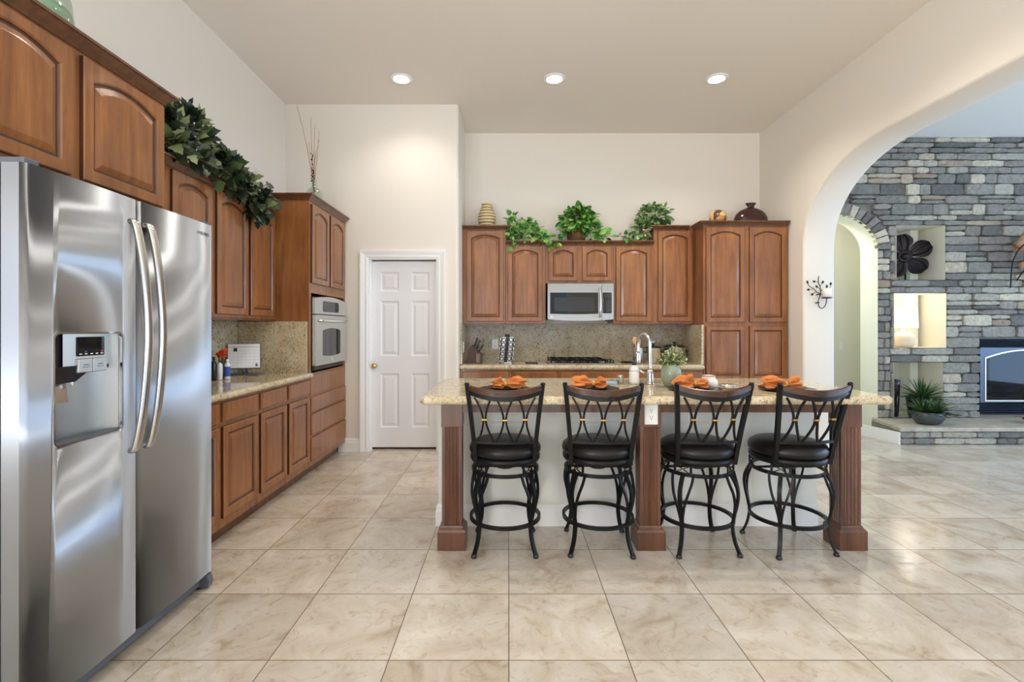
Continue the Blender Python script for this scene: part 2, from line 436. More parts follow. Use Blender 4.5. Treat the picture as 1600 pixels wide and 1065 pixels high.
# door: leaf set back in its jamb, six panels, casing on the wall face
dr = thing('door_1', ((OX0+OX1)/2, DY+.11, 0), 'white six panel interior door', 'door'); dr['kind'] = 'structure'
for kk in ('label', 'category'): del dr[kk]
X0, X1, yf = -1.478, -.753, DY+.085
Z0, Z1 = .024, 2.012
cols = [(-1.374,-1.175), (-1.044,-.850)]; rows_ = [(.235,.812), (.998,1.589), (1.69,1.898)]
mb = MB(); us = [X0]+[x for c in cols for x in c]+[X1]; vs = [Z0]+[z for c in rows_ for z in c]+[Z1]
for i in range(5):
    for j in range(5):
        a, b, c, d = us[i], us[i+1], vs[j], vs[j+1]
        if i in (1,3) and j in (1,3):
            pass
        if i in (1,3) and j in (1,3,5) or (i in (1,3) and j == 5): pass
        pan = i in (1,3) and j in (1,3,5)
        if not pan: mb.add([(a,yf,c),(b,yf,c),(b,yf,d),(a,yf,d)], [(0,1,2,3)])
for j in range(6):
    pass
mb = MB()
for i in range(len(us)-1):
    for j in range(len(vs)-1):
        a, b, c, d = us[i], us[i+1], vs[j], vs[j+1]
        if i % 2 == 1 and j % 2 == 1:
            rs = []
            for o_, dy in ((0,0),(.006,.004),(.014,.012),(.026,.012),(.050,.004)):
                rs.append([(a+o_,yf+dy,c+o_),(b-o_,yf+dy,c+o_),(b-o_,yf+dy,d-o_),(a+o_,yf+dy,d-o_)])
            mb.rings(rs, False, True)
        else: mb.add([(a,yf,c),(b,yf,c),(b,yf,d),(a,yf,d)], [(0,1,2,3)])
for a in ((X0,Z0,X0,Z1),(X1,Z0,X1,Z1)): mb.add([(a[0],yf,Z0),(a[0],yf+.035,Z0),(a[0],yf+.035,Z1),(a[0],yf,Z1)], [(0,1,2,3)])
mb.add([(X0,yf,Z0),(X1,yf,Z0),(X1,yf+.035,Z0),(X0,yf+.035,Z0)], [(0,1,2,3)])
mb.add([(X0,yf+.035,Z0),(X1,yf+.035,Z0),(X1,yf+.035,Z1),(X0,yf+.035,Z1)], [(0,1,2,3)])
mb.build('door_leaf', M['door'], dr)
mb = MB().lathe([(.026,0),(.026,.006),(.010,.010),(.010,.030),(.024,.040),(.029,.052),(.024,.064),(.010,.068)], n=20)
mb.v = [(-1.432+x, yf-z, .895+y) for x, y, z in mb.v]; mb.build('door_knob', M['brass'], dr)
mb = MB()
mb.box(OX0, OX0+.012, DY-.002, DY+.13, 0, OZ); mb.box(OX1-.012, OX1, DY-.002, DY+.13, 0, OZ); mb.box(OX0+.012, OX1-.012, DY-.002, DY+.13, OZ-.012, OZ)
mb.box(OX0+.012, OX0+.024, yf-.045, yf-.003, 0, OZ-.012); mb.box(OX1-.024, OX1-.012, yf-.045, yf-.003, 0, OZ-.012)
mb.build('door_jamb', M['trim'], dr)
def casing():
    w = .082; prof = [(0,0),(0,.010),(.012,.014),(.030,.014),(.052,.020),(.070,.024),(w,.024),(w,0)]   # from the opening outwards
    path = [(OX0,0,-1,0),(OX0,OZ,-1,1),(OX1,OZ,1,1),(OX1,0,1,0)]
    rs = [[(x+sx*u, DY-d, z+sz*u) for u, d in prof] for x, z, sx, sz in path]
    return MB().rings(rs)
struct(casing().build('trim_1', M['trim']))
# ---------------------------------------------------------------- cabinet helpers
FY = lambda y: (lambda u, v, d: (u, y-d, v))      # plane facing the camera (-Y): u = X, v = Z, d outwards
FXp = lambda x: (lambda u, v, d: (x+d, u, v))     # plane facing right (+X): u = Y, v = Z
def door_mesh(fn, u0, u1, v0, v1, arch=False, t=.020, fr=.050, rise=.042):
    N = 14; mb = MB()
    def contour(o):
        a, b = u0+fr+o, u1-fr-o; c = v0+fr+o
        top = v1-fr*.92-o
        m_ = (a+b)/2; hw = (b-a)/2; pts = [(a, c), (b, c)]
        for k in range(N+1):
            x = 1-2*k/N
            pts.append((m_+hw*x, top-(rise*min(1, hw/.11) if arch else 0)*x*x))
        return pts
    def rect(o):
        a, b, c, d = u0+o, u1-o, v0+o, v1-o
        return [(a, c), (b, c)]+[(lerp(b, a, k/N), d) for k in range(N+1)]
    L = [(rect(0), 0), (rect(0), t-.004), (rect(.004), t), (contour(-.006), t), (contour(0), t-.005), (contour(.004), t-.011), (contour(.012), t-.011), (contour(.034), t-.003), (contour(.038), t-.002)]
    mb.rings([[fn(u, v, d) for u, v in p] for p, d in L], True, True)
    n = N+3                                           # the finish darkens the routed groove
    mb.alt = (M['glaze'], set(range(4*n, 6*n)) | set(range(0, n)))
    return mb
def slab_mesh(fn, u0, u1, v0, v1, t=.020):
    r0 = [(u0,v0),(u1,v0),(u1,v1),(u0,v1)]
    ins = lambda o: [(u0+o,v0+o),(u1-o,v0+o),(u1-o,v1-o),(u0+o,v1-o)]
    return MB().rings([[fn(u,v,d) for u,v in p] for p, d in ((r0,0),(r0,t-.007),(ins(.003),t-.002),(ins(.010),t))])
CROWN = [(0,0),(.006,0),(.010,.012),(.018,.020),(.034,.034),(.042,.040),(.050,.040),(.050,.052),(0,.052)]
def crown_mesh(path, z, closed_ends=True, prof=CROWN):
    """path: list of (x, y, nx, ny) wall-side points with outward mitre vectors"""
    return MB().rings([[(x+nx*u, y+ny*u, z+v) for u, v in prof] for x, y, nx, ny in path])
def cabinet(name, loc, label, cat='cabinet', group=None): return thing(name, loc, label, cat, group)
def body(t, x0, x1, y0, y1, z0, z1, mat='wood', name='carcass'):
    return MB().box(x0, x1, y0, y1, z0, z1, .002).build(name, M[mat], t)

# ---------------------------------------------------------------- back wall: upper cabinets
YF = 5.50; UB = 1.352
G = .004
def wall_cab(x0, x1, z0, z1, doors, label, crown, yb=BY-.002, yf=YF, arch=True, name='wall_cabinet', grp='wall cabinets along the back wall', lip=True):
    t = cabinet(name, ((x0+x1)/2, yb, z0), label, 'cabinet', grp)
    body(t, x0+.0005, x1-.0005, yf, yb, z0, z1)
    for (a, b, c, d) in doors:
        door_mesh(FY(yf), a, b, c, d, arch).build('door', M['wood'], t)
    if crown: crown_mesh(crown, z1-.006).build('crown_molding', M['wood_dark'], t)
    if lip: MB().box(x0, x1, yf+.002, yf+.022, z0-.018, z0+.001).build('light_rail', M['wood_dark'], t)
    return t
ztall, zmid = 2.415, 2.243
wall_cab(-.527, -.034, UB, ztall, [(-.478,-.058, UB+.022, 2.402)], 'tall single door wall cabinet at far left of back wall, under the ribbed jar',
         [(-.527,YF,0,-1),(-.034,YF,1,-1),(-.034,BY-.003,1,0)])
wall_cab(-.033, .421, UB, zmid, [(-.012,.381, UB+.022, zmid-.014)], 'lower single door wall cabinet left of the microwave', [(-.033,YF,0,-1),(.421,YF,0,-1)])
wall_cab(.422, 1.190, 1.806, zmid, [(.452,.781,1.832,zmid-.014),(.836,1.168,1.832,zmid-.014)], 'short two door wall cabinet directly above the microwave', [(.422,YF,0,-1),(1.190,YF,0,-1)], lip=False)
wall_cab(1.191, 1.648, UB, zmid, [(1.218,1.617, UB+.022, zmid-.014)], 'lower single door wall cabinet right of the microwave', [(1.191,YF,0,-1),(1.648,YF,0,-1)])
YP = 5.22
wall_cab(1.649, 2.101, UB, ztall, [(1.697,2.083, UB+.022, 2.402)], 'tall single door wall cabinet next to the pantry cabinet',
         [(1.649,BY-.003,-1,0),(1.649,YF,-1,-1),(2.100-.054,YF,0,-1)])
# pantry cabinet, deeper than its neighbours, down to the floor
t = cabinet('pantry_cabinet', (2.56, BY, 0), 'tall four door pantry cabinet at the right end of the back wall', 'cabinet')
body(t, 2.104, 3.018, YP, BY-.002, .10, 2.405)
MB().box(2.11, 3.018, YP+.07, BY-.01, 0, .10).build('toe_kick', M['wood_dark'], t)
for a, b in ((2.129,2.548),(2.597,2.998)):
    door_mesh(FY(YP), a, b, 1.362, 2.385, True).build('door', M['wood'], t)
    door_mesh(FY(YP), a, b, .735, 1.318, False).build('door', M['wood'], t)
    door_mesh(FY(YP), a, b, .13, .70, False).build('door', M['wood'], t)
crown_mesh([(2.104,YF-.056,-1,0),(2.104,YP,-1,-1),(3.018,YP,0,-1)], 2.399).build('crown_molding', M['wood_dark'], t)
# base cabinets below the back worktop
zc_b, zc_u = .903, .848
xs = [-.527, .03, .53, 1.32, 2.100]
lab = ['base cabinet below the knife block at the left of the back worktop', 'base cabinet below the spice carousel', 'wide base cabinet below the cooktop', 'base cabinet below the stock pots, against the pantry cabinet']
for i in range(4):
    a, b = xs[i]+.001, xs[i+1]-.001
    t = cabinet('base_cabinet', ((a+b)/2, BY, 0), lab[i], 'cabinet', 'base cabinets along the back wall')
    body(t, a, b, YP, BY-.002, .10, zc_u)
    MB().box(a, b, YP+.07, BY-.01, 0, .10).build('toe_kick', M['wood_dark'], t)
    n = 1 if i in (0,1) else 2
    w = (b-a-.05)/(n)
    slab_mesh(FY(YP), a+.025, b-.025, .70, zc_u-.022).build('drawer', M['wood'], t)
    for k in range(n):
        door_mesh(FY(YP), a+.025+k*w+.005*k, a+.025+(k+1)*w-.005*(n-1-k), .13, .675, False).build('door', M['wood'], t)
def bullnose(z0, z1, dep=.0):
    r = (z1-z0)/2
    return [(-r*0+r*math.cos(a)-r, (z0+z1)/2+r*math.sin(a)) for a in [(-PI/2+PI*k/8) for k in range(9)]]
def worktop(name, pts, z0, z1, soft=None):
    """slab with a rounded edge; pts is a ccw outline, soft says which vertices round (None = all)"""
    r = (z1-z0)/2; n = len(pts); rs = []
    cen = None
    def off(d):
        out = []
        for i in range(n):
            p0 = Vector(pts[i-1]); p1 = Vector(pts[i]); p2 = Vector(pts[(i+1) % n])
            e1 = (p1-p0).normalized(); e2 = (p2-p1).normalized()
            n1 = Vector((-e1.y, e1.x)); n2 = Vector((-e2.y, e2.x))
            mit = (n1+n2); L = mit.length_squared
            mit = mit*(2/L) if L > 1e-6 else n1
            out.append(p1+mit*d)
        return out
    for k in range(9):
        a = -PI/2+PI*k/8
        rs.append([(p.x, p.y, (z0+z1)/2+r*math.sin(a)) for p in off(r-r*math.cos(a))])
    return MB().rings(rs, True, True)
o = worktop('x', [(-.527,BY-.003),(-.527,5.175),(2.102,5.175),(2.102,BY-.003)], zc_u, zc_b).build('worktop', M['granite'])
tag(o, 'speckled granite worktop along the back wall, under the microwave', 'worktop')
o = MB().box(-.525, 2.100, BY-.022, BY-.002, zc_b, UB-.0005).build('backsplash', M['splash'])
tag(o, 'grey speckled granite backsplash on the back wall, behind the cooktop', 'backsplash')
o = MB().box(2.080, 2.1035, 5.21, BY-.024, zc_b, UB-.02).build('backsplash', M['granite'])
tag(o, 'narrow granite backsplash on the side of the pantry cabinet', 'backsplash')
o = MB().box(RXN+.001, RXN+.021, 5.24, BY-.024, zc_b, UB-.0005).build('backsplash', M['splash'])
tag(o, 'narrow granite backsplash on the return wall beside the knife block', 'backsplash')

# ---------------------------------------------------------------- left run
XF = -1.722; XU = -2.012
def left_door(t, y0, y1, z0, z1, arch=False, x=XF): return door_mesh(FXp(x), y0, y1, z0, z1, arch).build('door', M['wood'], t)
# deep cabinet above the fridge
t = cabinet('wall_cabinet', (LX, 1.9, 1.86), 'deep two door cabinet above the refrigerator', 'cabinet')
body(t, LX+.002, XF, 1.40, 2.405, 1.86, 2.415)
left_door(t, 1.45, 1.885, 1.895, 2.392, True); left_door(t, 1.935, 2.388, 1.895, 2.392, True)
crown_mesh([(LX+.003,2.405,0,1),(XF,2.405,1,1),(XF,1.40,1,0)], 2.409).build('crown_molding', M['wood_dark'], t)
# wall cabinets
zl = 2.262; zb = 1.375
def left_wall(y0, y1, doors, label, crown, z0=zb):
    t = cabinet('wall_cabinet', (LX, (y0+y1)/2, z0), label, 'cabinet', 'wall cabinets along the left wall')
    body(t, LX+.002, XU, y0+.0005, y1-.0005, z0, zl)
    for a, b in doors: left_door(t, a, b, z0+.022, zl-.016, True, XU)
    crown_mesh(crown, zl-.006).build('crown_molding', M['wood_dark'], t)
    MB().box(XU-.022, XU-.002, y0, y1, z0-.018, z0+.001).build('light_rail', M['wood_dark'], t)
left_wall(2.442, 3.275, [(2.465,2.80),(2.865,3.255)], 'wall cabinet beside the refrigerator, half hidden by it and under the dark ivy', [(XU,2.442,1,0),(XU,3.275,1,0)])
left_wall(3.276, 3.710, [(3.305,3.695)], 'narrow wall cabinet in the middle of the left wall', [(XU,3.276,1,0),(XU,3.710,1,0)])
left_wall(3.711, 4.150, [(3.735,4.115)], 'narrow wall cabinet next to the tall oven cabinet', [(XU,3.711,1,0),(XU,4.150-.04,1,0)])
# tall oven cabinet: side panel, top doors, oven bay, drawers
OY0, OY1 = 4.157, 5.075
t = cabinet('oven_cabinet', (LX, (OY0+OY1)/2, 0), 'tall oven cabinet at the far end of the left wall', 'cabinet')
mb = MB()
mb.box(LX+.002, XF, OY0, OY0+.045, .10, 2.405); mb.box(LX+.002, XF, OY1-.045, OY1, .10, 2.405)
mb.box(LX+.002, XF, OY0+.045, OY1-.045, 1.605, 2.405); mb.box(LX+.002, XF, OY0+.045, OY1-.045, .10, .905)
mb.box(LX+.002, LX+.05, OY0+.045, OY1-.045, .905, 1.605)
mb.build('carcass', M['wood'], t)
MB().box(LX+.002, XF-.075, OY0, OY1, 0, .10).build('toe_kick', M['wood_dark'], t)
for a, b in ((4.19,4.585),(4.625,5.02)): left_door(t, a, b, 1.69, 2.375, True)
slab_mesh(FXp(XF), OY0+.012, OY1-.03, .716, .893, .008).build('front_panel', M['wood'], t)
for a, b in ((.567,.697),(.370,.551),(.150,.345)): slab_mesh(FXp(XF), OY0+.012, OY1-.03, a, b).build('drawer', M['wood'], t)
crown_mesh([(LX+.003,OY0,0,-1),(XF,OY0,1,-1),(XF,OY1,1,0)], 2.399).build('crown_molding', M['wood_dark'], t)
# base cabinets
zc, zu = .915, .870
bb = [(2.45,2.862,'narrow base cabinet hidden behind the refrigerator corner'),(2.863,3.303,'base cabinet under the desk calendar, nearest to the refrigerator'),(3.304,3.726,'middle base cabinet of the left run'),(3.727,4.155,'base cabinet next to the oven cabinet drawers')]
for a, b, l in bb:
    t = cabinet('base_cabinet', (LX, (a+b)/2, 0), l, 'cabinet', 'base cabinets along the left wall')
    body(t, LX+.002, XF, a, b, .10, zu)
    MB().box(LX+.002, XF-.075, a, b, 0, .10).build('toe_kick', M['wood_dark'], t)
    slab_mesh(FXp(XF), a+.022, b-.018, .738, .852).build('drawer', M['wood'], t)
    left_door(t, a+.022, b-.018, .160, .708)
o = worktop('x', [(LX+.003,2.46),(-1.682,2.46),(-1.682,4.154),(LX+.003,4.154)], zu, zc).build('worktop', M['granite'])
tag(o, 'glossy granite worktop on the left run, under the calendar', 'worktop')
o = MB().box(LX+.002, LX+.022, 2.46, OY0-.024, zc, zb-.0005).build('backsplash', M['splash'])
tag(o, 'granite backsplash on the left wall behind the calendar', 'backsplash')
o = MB().box(LX+.024, XF-.012, OY0-.022, OY0-.001, zc, zb-.02).build('backsplash', M['granite'])
tag(o, 'speckled granite backsplash on the side of the tall oven cabinet', 'backsplash')
# ---------------------------------------------------------------- wall oven
t = thing('wall_oven', (XF, 4.62, .92), 'stainless wall oven with black control display in the tall cabinet', 'oven')
ya, yb2 = 4.215, 5.015
MB().box(LX+.10, XF+.006, ya, yb2, .925, 1.575).build('housing', M['black'], t)
pts = []
N = 12
for k in range(N+1):
    y = lerp(yb2, ya, k/N); e = (2*k/N-1); pts.append((y, 1.590-.030*e*e))
mb = MB().prism([(ya,1.425),(yb2,1.425)]+pts, FXp(XF), .002, .028); mb.build('control_panel', M['steel_oven'], t)
MB().prism(rrect(4.40,4.80,1.448,1.545,.02), FXp(XF), .028, .031).build('display', M['blackgloss'], t)
mb = MB()
for k in range(9):
    for j in range(4):
        if 3 <= k <= 5 and j > 1: continue
        y = 4.43+k*.042; z = 1.462+j*.021; mb.box(XF+.031, XF+.0316, y, y+.018, z, z+.006)
mb.build('key', M['grey'], t); t.children[-1]['kind'] = 'stuff'
dm = MB().prism(rrect(ya, yb2, .965, 1.415, .008), FXp(XF), .002, .034).build('oven_door', M['steel_oven'], t)
wp = []
for k in range(13):
    y = lerp(4.83, 4.38, k/12); e = 2*k/12-1; wp.append((y, 1.298-.022*e*e))
lo = [(lerp(4.38,4.83,k/12), 1.050-.014*(1-(2*k/12-1)**2)+.0) for k in range(13)]
MB().prism(lo+wp, FXp(XF), .034, .0365).build('window', M['blackgloss'], dm)
mb = MB(); mb.tube(smooth_path([(XF+.034,4.27,1.365),(XF+.062,4.285,1.365),(XF+.072,4.40,1.365),(XF+.072,4.83,1.365),(XF+.062,4.945,1.365),(XF+.034,4.96,1.365)], 6), .014, 10)
mb.build('handle', M['chrome'], dm)
mb = MB().lathe([(.018,0),(.018,.003),(.012,.004)], n=16); mb.v = [(XF+.034+z, 4.615+x, 1.003+y) for x, y, z in mb.v]; mb.build('badge', M['chrome'], dm)
mb = MB()
for k in range(3): mb.box(XF+.002, XF+.018, ya+.01, yb2-.03, .928+k*.012, .935+k*.012)
mb.build('vent', M['black'], t)
# ---------------------------------------------------------------- refrigerator
M['chrome_soft'] = plain('handle_steel', (.62,.61,.60,1), .24, 1)
FRX = -1.49
t = thing('refrigerator', (-1.9, 1.97, 0), 'stainless side by side refrigerator with water dispenser', 'refrigerator')
fy0, fys, fy1 = 1.487, 1.945, 2.435
fz0, fz1 = .085, 1.812
MB().box(LX+.03, FRX-.085, fy0+.004, fy1-.004, .03, 1.795, .006).build('cabinet_body', M['fridge_side'], t)
def fr_door(y0, y1):
    # slightly convex front with rolled vertical edges
    N = 22; prof = [(FRX-.075, y0), ]
    w = y1-y0; er = .016; out = []
    for k in range(6): a = PI/2*k/5; out.append((y0+er-er*math.cos(a), FRX-er+er*math.sin(a)-.004))
    for k in range(1, N):
        u = k/N; out.append((lerp(y0+er, y1-er, u), FRX-.004+.007*(1-(2*u-1)**2)))
    for k in range(6): a = PI/2*k/5; out.append((y1-er+er*math.sin(a), FRX-er+er*math.cos(a)-.004))
    pts = [(y0, FRX-.075)]+out+[(y1, FRX-.075)]
    mb = MB(); rs = [[(x, y, z) for y, x in pts] for z in (fz0, fz1)]
    return mb.rings(rs, True, True, False)
d1 = fr_door(fy0, fys-.003).build('freezer_door', M['steel'], t)
d2 = fr_door(fys+.003, fy1).build('fresh_food_door', M['steel'], t)
for d in (d1, d2): d.data.polygons.foreach_set('use_smooth', [abs(p.normal.z) < .5 and p.normal.x > -.2 for p in d.data.polygons])
ry0, ry1, rz0, rz1 = 1.578, 1.862, .905, 1.285
cut(d1, [MB().prism(rrect(ry0, ry1, rz0, rz1, .022), FXp(FRX), -.062, .05)])
d1.data.polygons.foreach_set('use_smooth', [abs(p.normal.z) < .5 and p.normal.x > .02 and p.area > .0 and p.center.x > FRX+1.9-.02 for p in d1.data.polygons])
# dispenser
dp = MB()
rim = rrect(ry0, ry1, rz0, rz1, .022); rim2 = rrect(ry0+.005, ry1-.005, rz0+.005, rz1-.005, .018)
dp.rings([[(FRX-.002+dx, y, z) for y, z in p] for p, dx in ((rim,-.004),(rim,.0045),(rim2,.0045),(rim2,-.004))], False, False)
disp = dp.build('dispenser', M['chrome'], d1)
# curved liner of the recess
mb = MB(); N = 14; rs = []
for k in range(N+1):
    y = lerp(ry0+.004, ry1-.004, k/N); e = 2*k/N-1; x = FRX-.058+.045*abs(e)**4
    rs.append([(x, y, rz0+.004), (x, y, rz1-.004)])
mb.rings([list(r) for r in rs], False, False, True, closed=False)
mb.build('liner', M['steel3'], disp)
mb = MB(); mb.box(FRX-.058, FRX-.003, ry0+.006, ry1-.006, rz0+.003, rz0+.010); mb.build('drip_tray', M['grey'], disp)
MB().box(FRX-.057, FRX-.034, ry0+.012, ry1-.012, 1.150, rz1-.006, .004).build('recess_dark_box', M['black'], disp)  # black box set in to darken the upper recess behind the control panel
mb = MB(); N = 10; rs = []
for k in range(N+1):
    y = lerp(1.640, 1.836, k/N); e = 2*k/N-1; x = FRX-.016-.010*e*e
    rs.append([(x, y, 1.165), (x, y, rz1-.006)])
mb.rings([list(r) for r in rs], False, False, True, closed=False)
mb.build('control_panel', M['steel2'], disp)
MB().prism(rrect(1.682,1.795,1.200,1.268,.003), FXp(FRX-.020), 0, .006).build('display', M['blackgloss'], disp)
mb = MB()
for k, yy in enumerate((1.690,1.712,1.735,1.757,1.778)): mb.box(FRX-.014, FRX-.0134, yy, yy+.010, 1.206, 1.209)
mb.build('indicator', M['white'], disp)
MB().box(FRX-.0140, FRX-.0133, 1.780, 1.788, 1.2125, 1.2185).build('indicator_red', plain('indicator_red', srgb(200,60,60), .4), disp)
MB().box(FRX-.0140, FRX-.0133, 1.712, 1.720, 1.2125, 1.2185).build('indicator_blue', plain('indicator_blue', srgb(70,80,170), .4), disp)
mb = MB().box(FRX-.030, FRX-.008, 1.680, 1.738, 1.142, 1.192, .003); mb.box(FRX-.030, FRX-.008, 1.741, 1.800, 1.142, 1.192, .003); mb.build('push_button', M['steel2'], disp)
mb = MB()
for yy in (1.700,1.760):
    mb.box(FRX-.0082, FRX-.0076, yy, yy+.022, 1.168, 1.171); mb.box(FRX-.0082, FRX-.0076, yy-.004, yy+.026, 1.160, 1.162)
mb.build('button_legend', M['grey'], disp)
mb = MB().rings([[(FRX-.054, ry0+.006, 1.168),(FRX-.012, ry0+.006, 1.168),(FRX-.012, 1.76, 1.168),(FRX-.054,1.76,1.168)],
                 [(FRX-.054, ry0+.006, 1.112),(FRX-.020, ry0+.006, 1.112),(FRX-.020, 1.68, 1.112),(FRX-.054,1.68,1.112)]]); mb.build('ice_chute', M['black'], disp)
mb = MB().rings([[(FRX-.052,1.60,1.112),(FRX-.046,1.60,1.112),(FRX-.046,1.672,1.112),(FRX-.052,1.672,1.112)],
                 [(FRX-.034,1.612,1.045),(FRX-.028,1.612,1.045),(FRX-.028,1.664,1.045),(FRX-.034,1.664,1.045)]]); mb.build('paddle', M['chrome_soft'], disp)
MB().tube([(FRX-.035,1.676,1.13),(FRX-.024,1.676,1.098)], .006, 10).build('water_nozzle', M['chrome'], disp)
# handles
def fr_handle(y, z0, z1, d):
    P = smooth_path([(FRX-.006, y, z1-.004), (FRX+.020, y, z1-.02), (FRX+.052, y, lerp(z0,z1,.78)), (FRX+.068, y, lerp(z0,z1,.5)), (FRX+.052, y, lerp(z0,z1,.22)), (FRX+.020, y, z0+.02), (FRX-.006, y, z0+.004)], 8)
    rs = []
    for i, p in enumerate(P):
        tt = (P[min(i+1,len(P)-1)]-P[max(i-1,0)]).normalized(); b = Vector((0,1,0)); a = tt.cross(b)
        rs.append([p+b*.019*math.copysign(abs(math.cos(q))**.7, math.cos(q))+a*.010*math.copysign(abs(math.sin(q))**.7, math.sin(q)) for q in [2*PI*k/14 for k in range(14)]])
    MB().rings(rs, True, True, True).build('handle', M['chrome_soft'], d)
fr_handle(1.905, .815, 1.722, d1); fr_handle(1.985, .815, 1.722, d2)
mb = MB().box(FRX-.12, FRX-.015, fy0+.010, fy0+.060, fz1+.001, fz1+.020, .004); mb.box(FRX-.16, FRX-.09, fy0+.004, fy0+.075, 1.796, fz1+.016, .004); mb.build('hinge_cover', M['grey'], t)
MB().box(FRX-.14, FRX-.015, fy1-.06, fy1-.01, fz1+.001, fz1+.016, .004).build('hinge_cover', M['grey'], t)
mb = MB().box(FRX-.12, FRX-.045, fy0+.01, fy1-.03, .02, .078); mb.build('base_grille', M['grey'], t)
for y in (fy0+.03, fy1-.04):
    mb = MB().prism([(FRX-.10,.012),(FRX-.004,.012),(FRX+.002,.040),(FRX-.008,.070),(FRX-.10,.080)], lambda u, v, d: (u, d, v), y, y+.035); mb.build('foot_cover', M['grey'], t)
    MB().lathe([(.018,0),(.018,.014)], (FRX-.06, y+.017, 0), 12).build('foot', M['black'], t)
def text(body_, size, loc, rot, mat, parent, name='lettering', ext=.0006, align='CENTER'):
    cu = bpy.data.curves.new(name, 'FONT'); cu.body = body_; cu.size = size; cu.extrude = ext; cu.align_x = align; cu.align_y = 'CENTER'
    o = bpy.data.objects.new(name, cu); C.objects.link(o); o.rotation_euler = rot
    bpy.context.view_layer.update()
    me = bpy.data.meshes.new_from_object(o.evaluated_get(bpy.context.evaluated_depsgraph_get()))
    mw = Matrix.Translation(Vector(loc)-world_off(parent)) @ o.rotation_euler.to_matrix().to_4x4()
    me.transform(mw); bpy.data.objects.remove(o); bpy.data.curves.remove(cu)
    q = bpy.data.objects.new(name, me); C.objects.link(q); q.parent = parent; me.materials.clear(); me.materials.append(mat)
    return q
text('SAMSUNG', .023, (FRX+.0008, 2.345, 1.758), (PI/2,0,PI/2), M['grey'], d2, 'logo')
# ---------------------------------------------------------------- microwave
t = thing('microwave', (.80, 5.6, 1.365), 'stainless over the range microwave with black window', 'microwave')
mx0, mx1, mz0, mz1, my = .434, 1.172, 1.372, 1.796, 5.40
MB().box(mx0, mx1, my+.02, BY-.026, mz0+.02, mz1, .004).build('housing', M['black'], t)
def face(x0, x1, z0, z1, d0, d1, bow=.0):
    N = 16; lo = [(lerp(x0,x1,k/N), z0-(bow*(1-((lerp(x0,x1,k/N)-(mx0+mx1)/2)/((mx1-mx0)/2))**2))) for k in range(N+1)]
    return MB().prism(lo+[(x1,z1),(x0,z1)], FY(my), d0, d1)
xs_ = 1.038
face(mx0, mx1, mz0+.026, mz1, -.02, .0, .018).build('face_plate', M['steel3'], t)
md = face(mx0+.002, xs_, mz0+.024, mz1-.002, .0, .014, .018).build('microwave_door', M['steel3'], t)
cp = face(xs_+.004, mx1-.002, mz0+.024, mz1-.002, .0, .014, .018).build('control_panel', M['steel3'], t)
def scr(x0, x1, z0, z1, bow):
    N = 12; lo = [(lerp(x0,x1,k/N), z0-bow*(1-(2*k/N-1)**2)) for k in range(N+1)]
    return lo+[(x1,z1),(x0,z1)]
MB().prism(scr(.462, .998, 1.458, 1.694, .006), FY(my), .014, .017).build('door_glass', M['blackgloss'], md)
MB().prism(rrect(.508,.955,1.486,1.640,.006), FY(my), .017, .0178).build('window_screen', plain('screen_mesh', srgb(34,35,37), .25), md)
MB().prism(rrect(xs_+.010,mx1-.024,1.462,1.694,.010), FY(my), .014, .017).build('keypad', M['blackgloss'], cp)
MB().box(1.066,1.130, my-.0178, my-.017, 1.645, 1.672).build('display', plain('display_green', srgb(40,46,40), .15), cp)
mb = MB()
for i in range(5):
    for j in range(7):
        if i == 1 or (i > 1 and j == 6): continue
        mb.box(1.052+i*.018, 1.052+i*.018+.011, my-.0178, my-.017, 1.482+j*.022, 1.490+j*.022)
o = mb.build('key', M['grey'], cp); o['kind'] = 'stuff'
mb = MB().tube(smooth_path([(1.014,my-.012,1.738),(1.014,my-.040,1.728),(1.016,my-.052,1.66),(1.018,my-.056,1.57),(1.016,my-.052,1.49),(1.014,my-.040,1.435),(1.014,my-.012,1.425)],6), .0115, 10); mb.build('handle', M['chrome'], md)
mb = MB().lathe([(.013,0),(.013,.003),(.009,.003),(.009,.001)], n=18); mb.v = [(.478+x, my-.014-z, 1.425+y) for x, y, z in mb.v]; mb.build('badge', M['chrome'], md)
MB().box(1.10,1.165, my+.03, my+.12, mz0+.004, mz0+.021).build('lamp_cover', M['black'], t)
# ---------------------------------------------------------------- cooktop
t = thing('cooktop', (.82, 5.46, zc_b), 'five burner gas cooktop with black grates on the back worktop', 'cooktop')
kx0, kx1, ky0, ky1 = .435, 1.215, 5.225, 5.72
MB().box(kx0, kx1, ky0, ky1, zc_b+.0005, zc_b+.012, .004).build('base_plate', M['steel2'], t)
for i in range(3):
    a = kx0+.02+i*.205; mb = MB(); z = zc_b+.046
    for y in (ky0+.03, (ky0+ky1)/2, ky1-.03): mb.box(a, a+.195, y-.007, y+.007, z-.008, z+.008)
    for x in (a+.007, a+.0975, a+.188): mb.box(x-.007, x+.007, ky0+.03, ky1-.03, z-.008, z+.008)
    for x in (a+.007, a+.188):
        for y in (ky0+.03, ky1-.03): mb.box(x-.007, x+.007, y-.007, y+.007, zc_b+.012, z)
    mb.build('grate', M['iron'], t)
    for y in (ky0+.13, ky1-.13):
        if i == 1 and y > 5.5: continue
        MB().lathe([(.045,0),(.045,.008),(.030,.010),(.030,.018),(0.004,.019)], (a+.0975, y, zc_b+.012), 18).build('burner', M['black'], t)
for k in range(5):
    MB().lathe([(.021,0),(.021,.006),(.017,.008),(.015,.030),(.004,.032)], (1.125+(.03 if k % 2 else 0), ky0+.06+k*.085, zc_b+.012), 16).build('knob', M['black'], t)
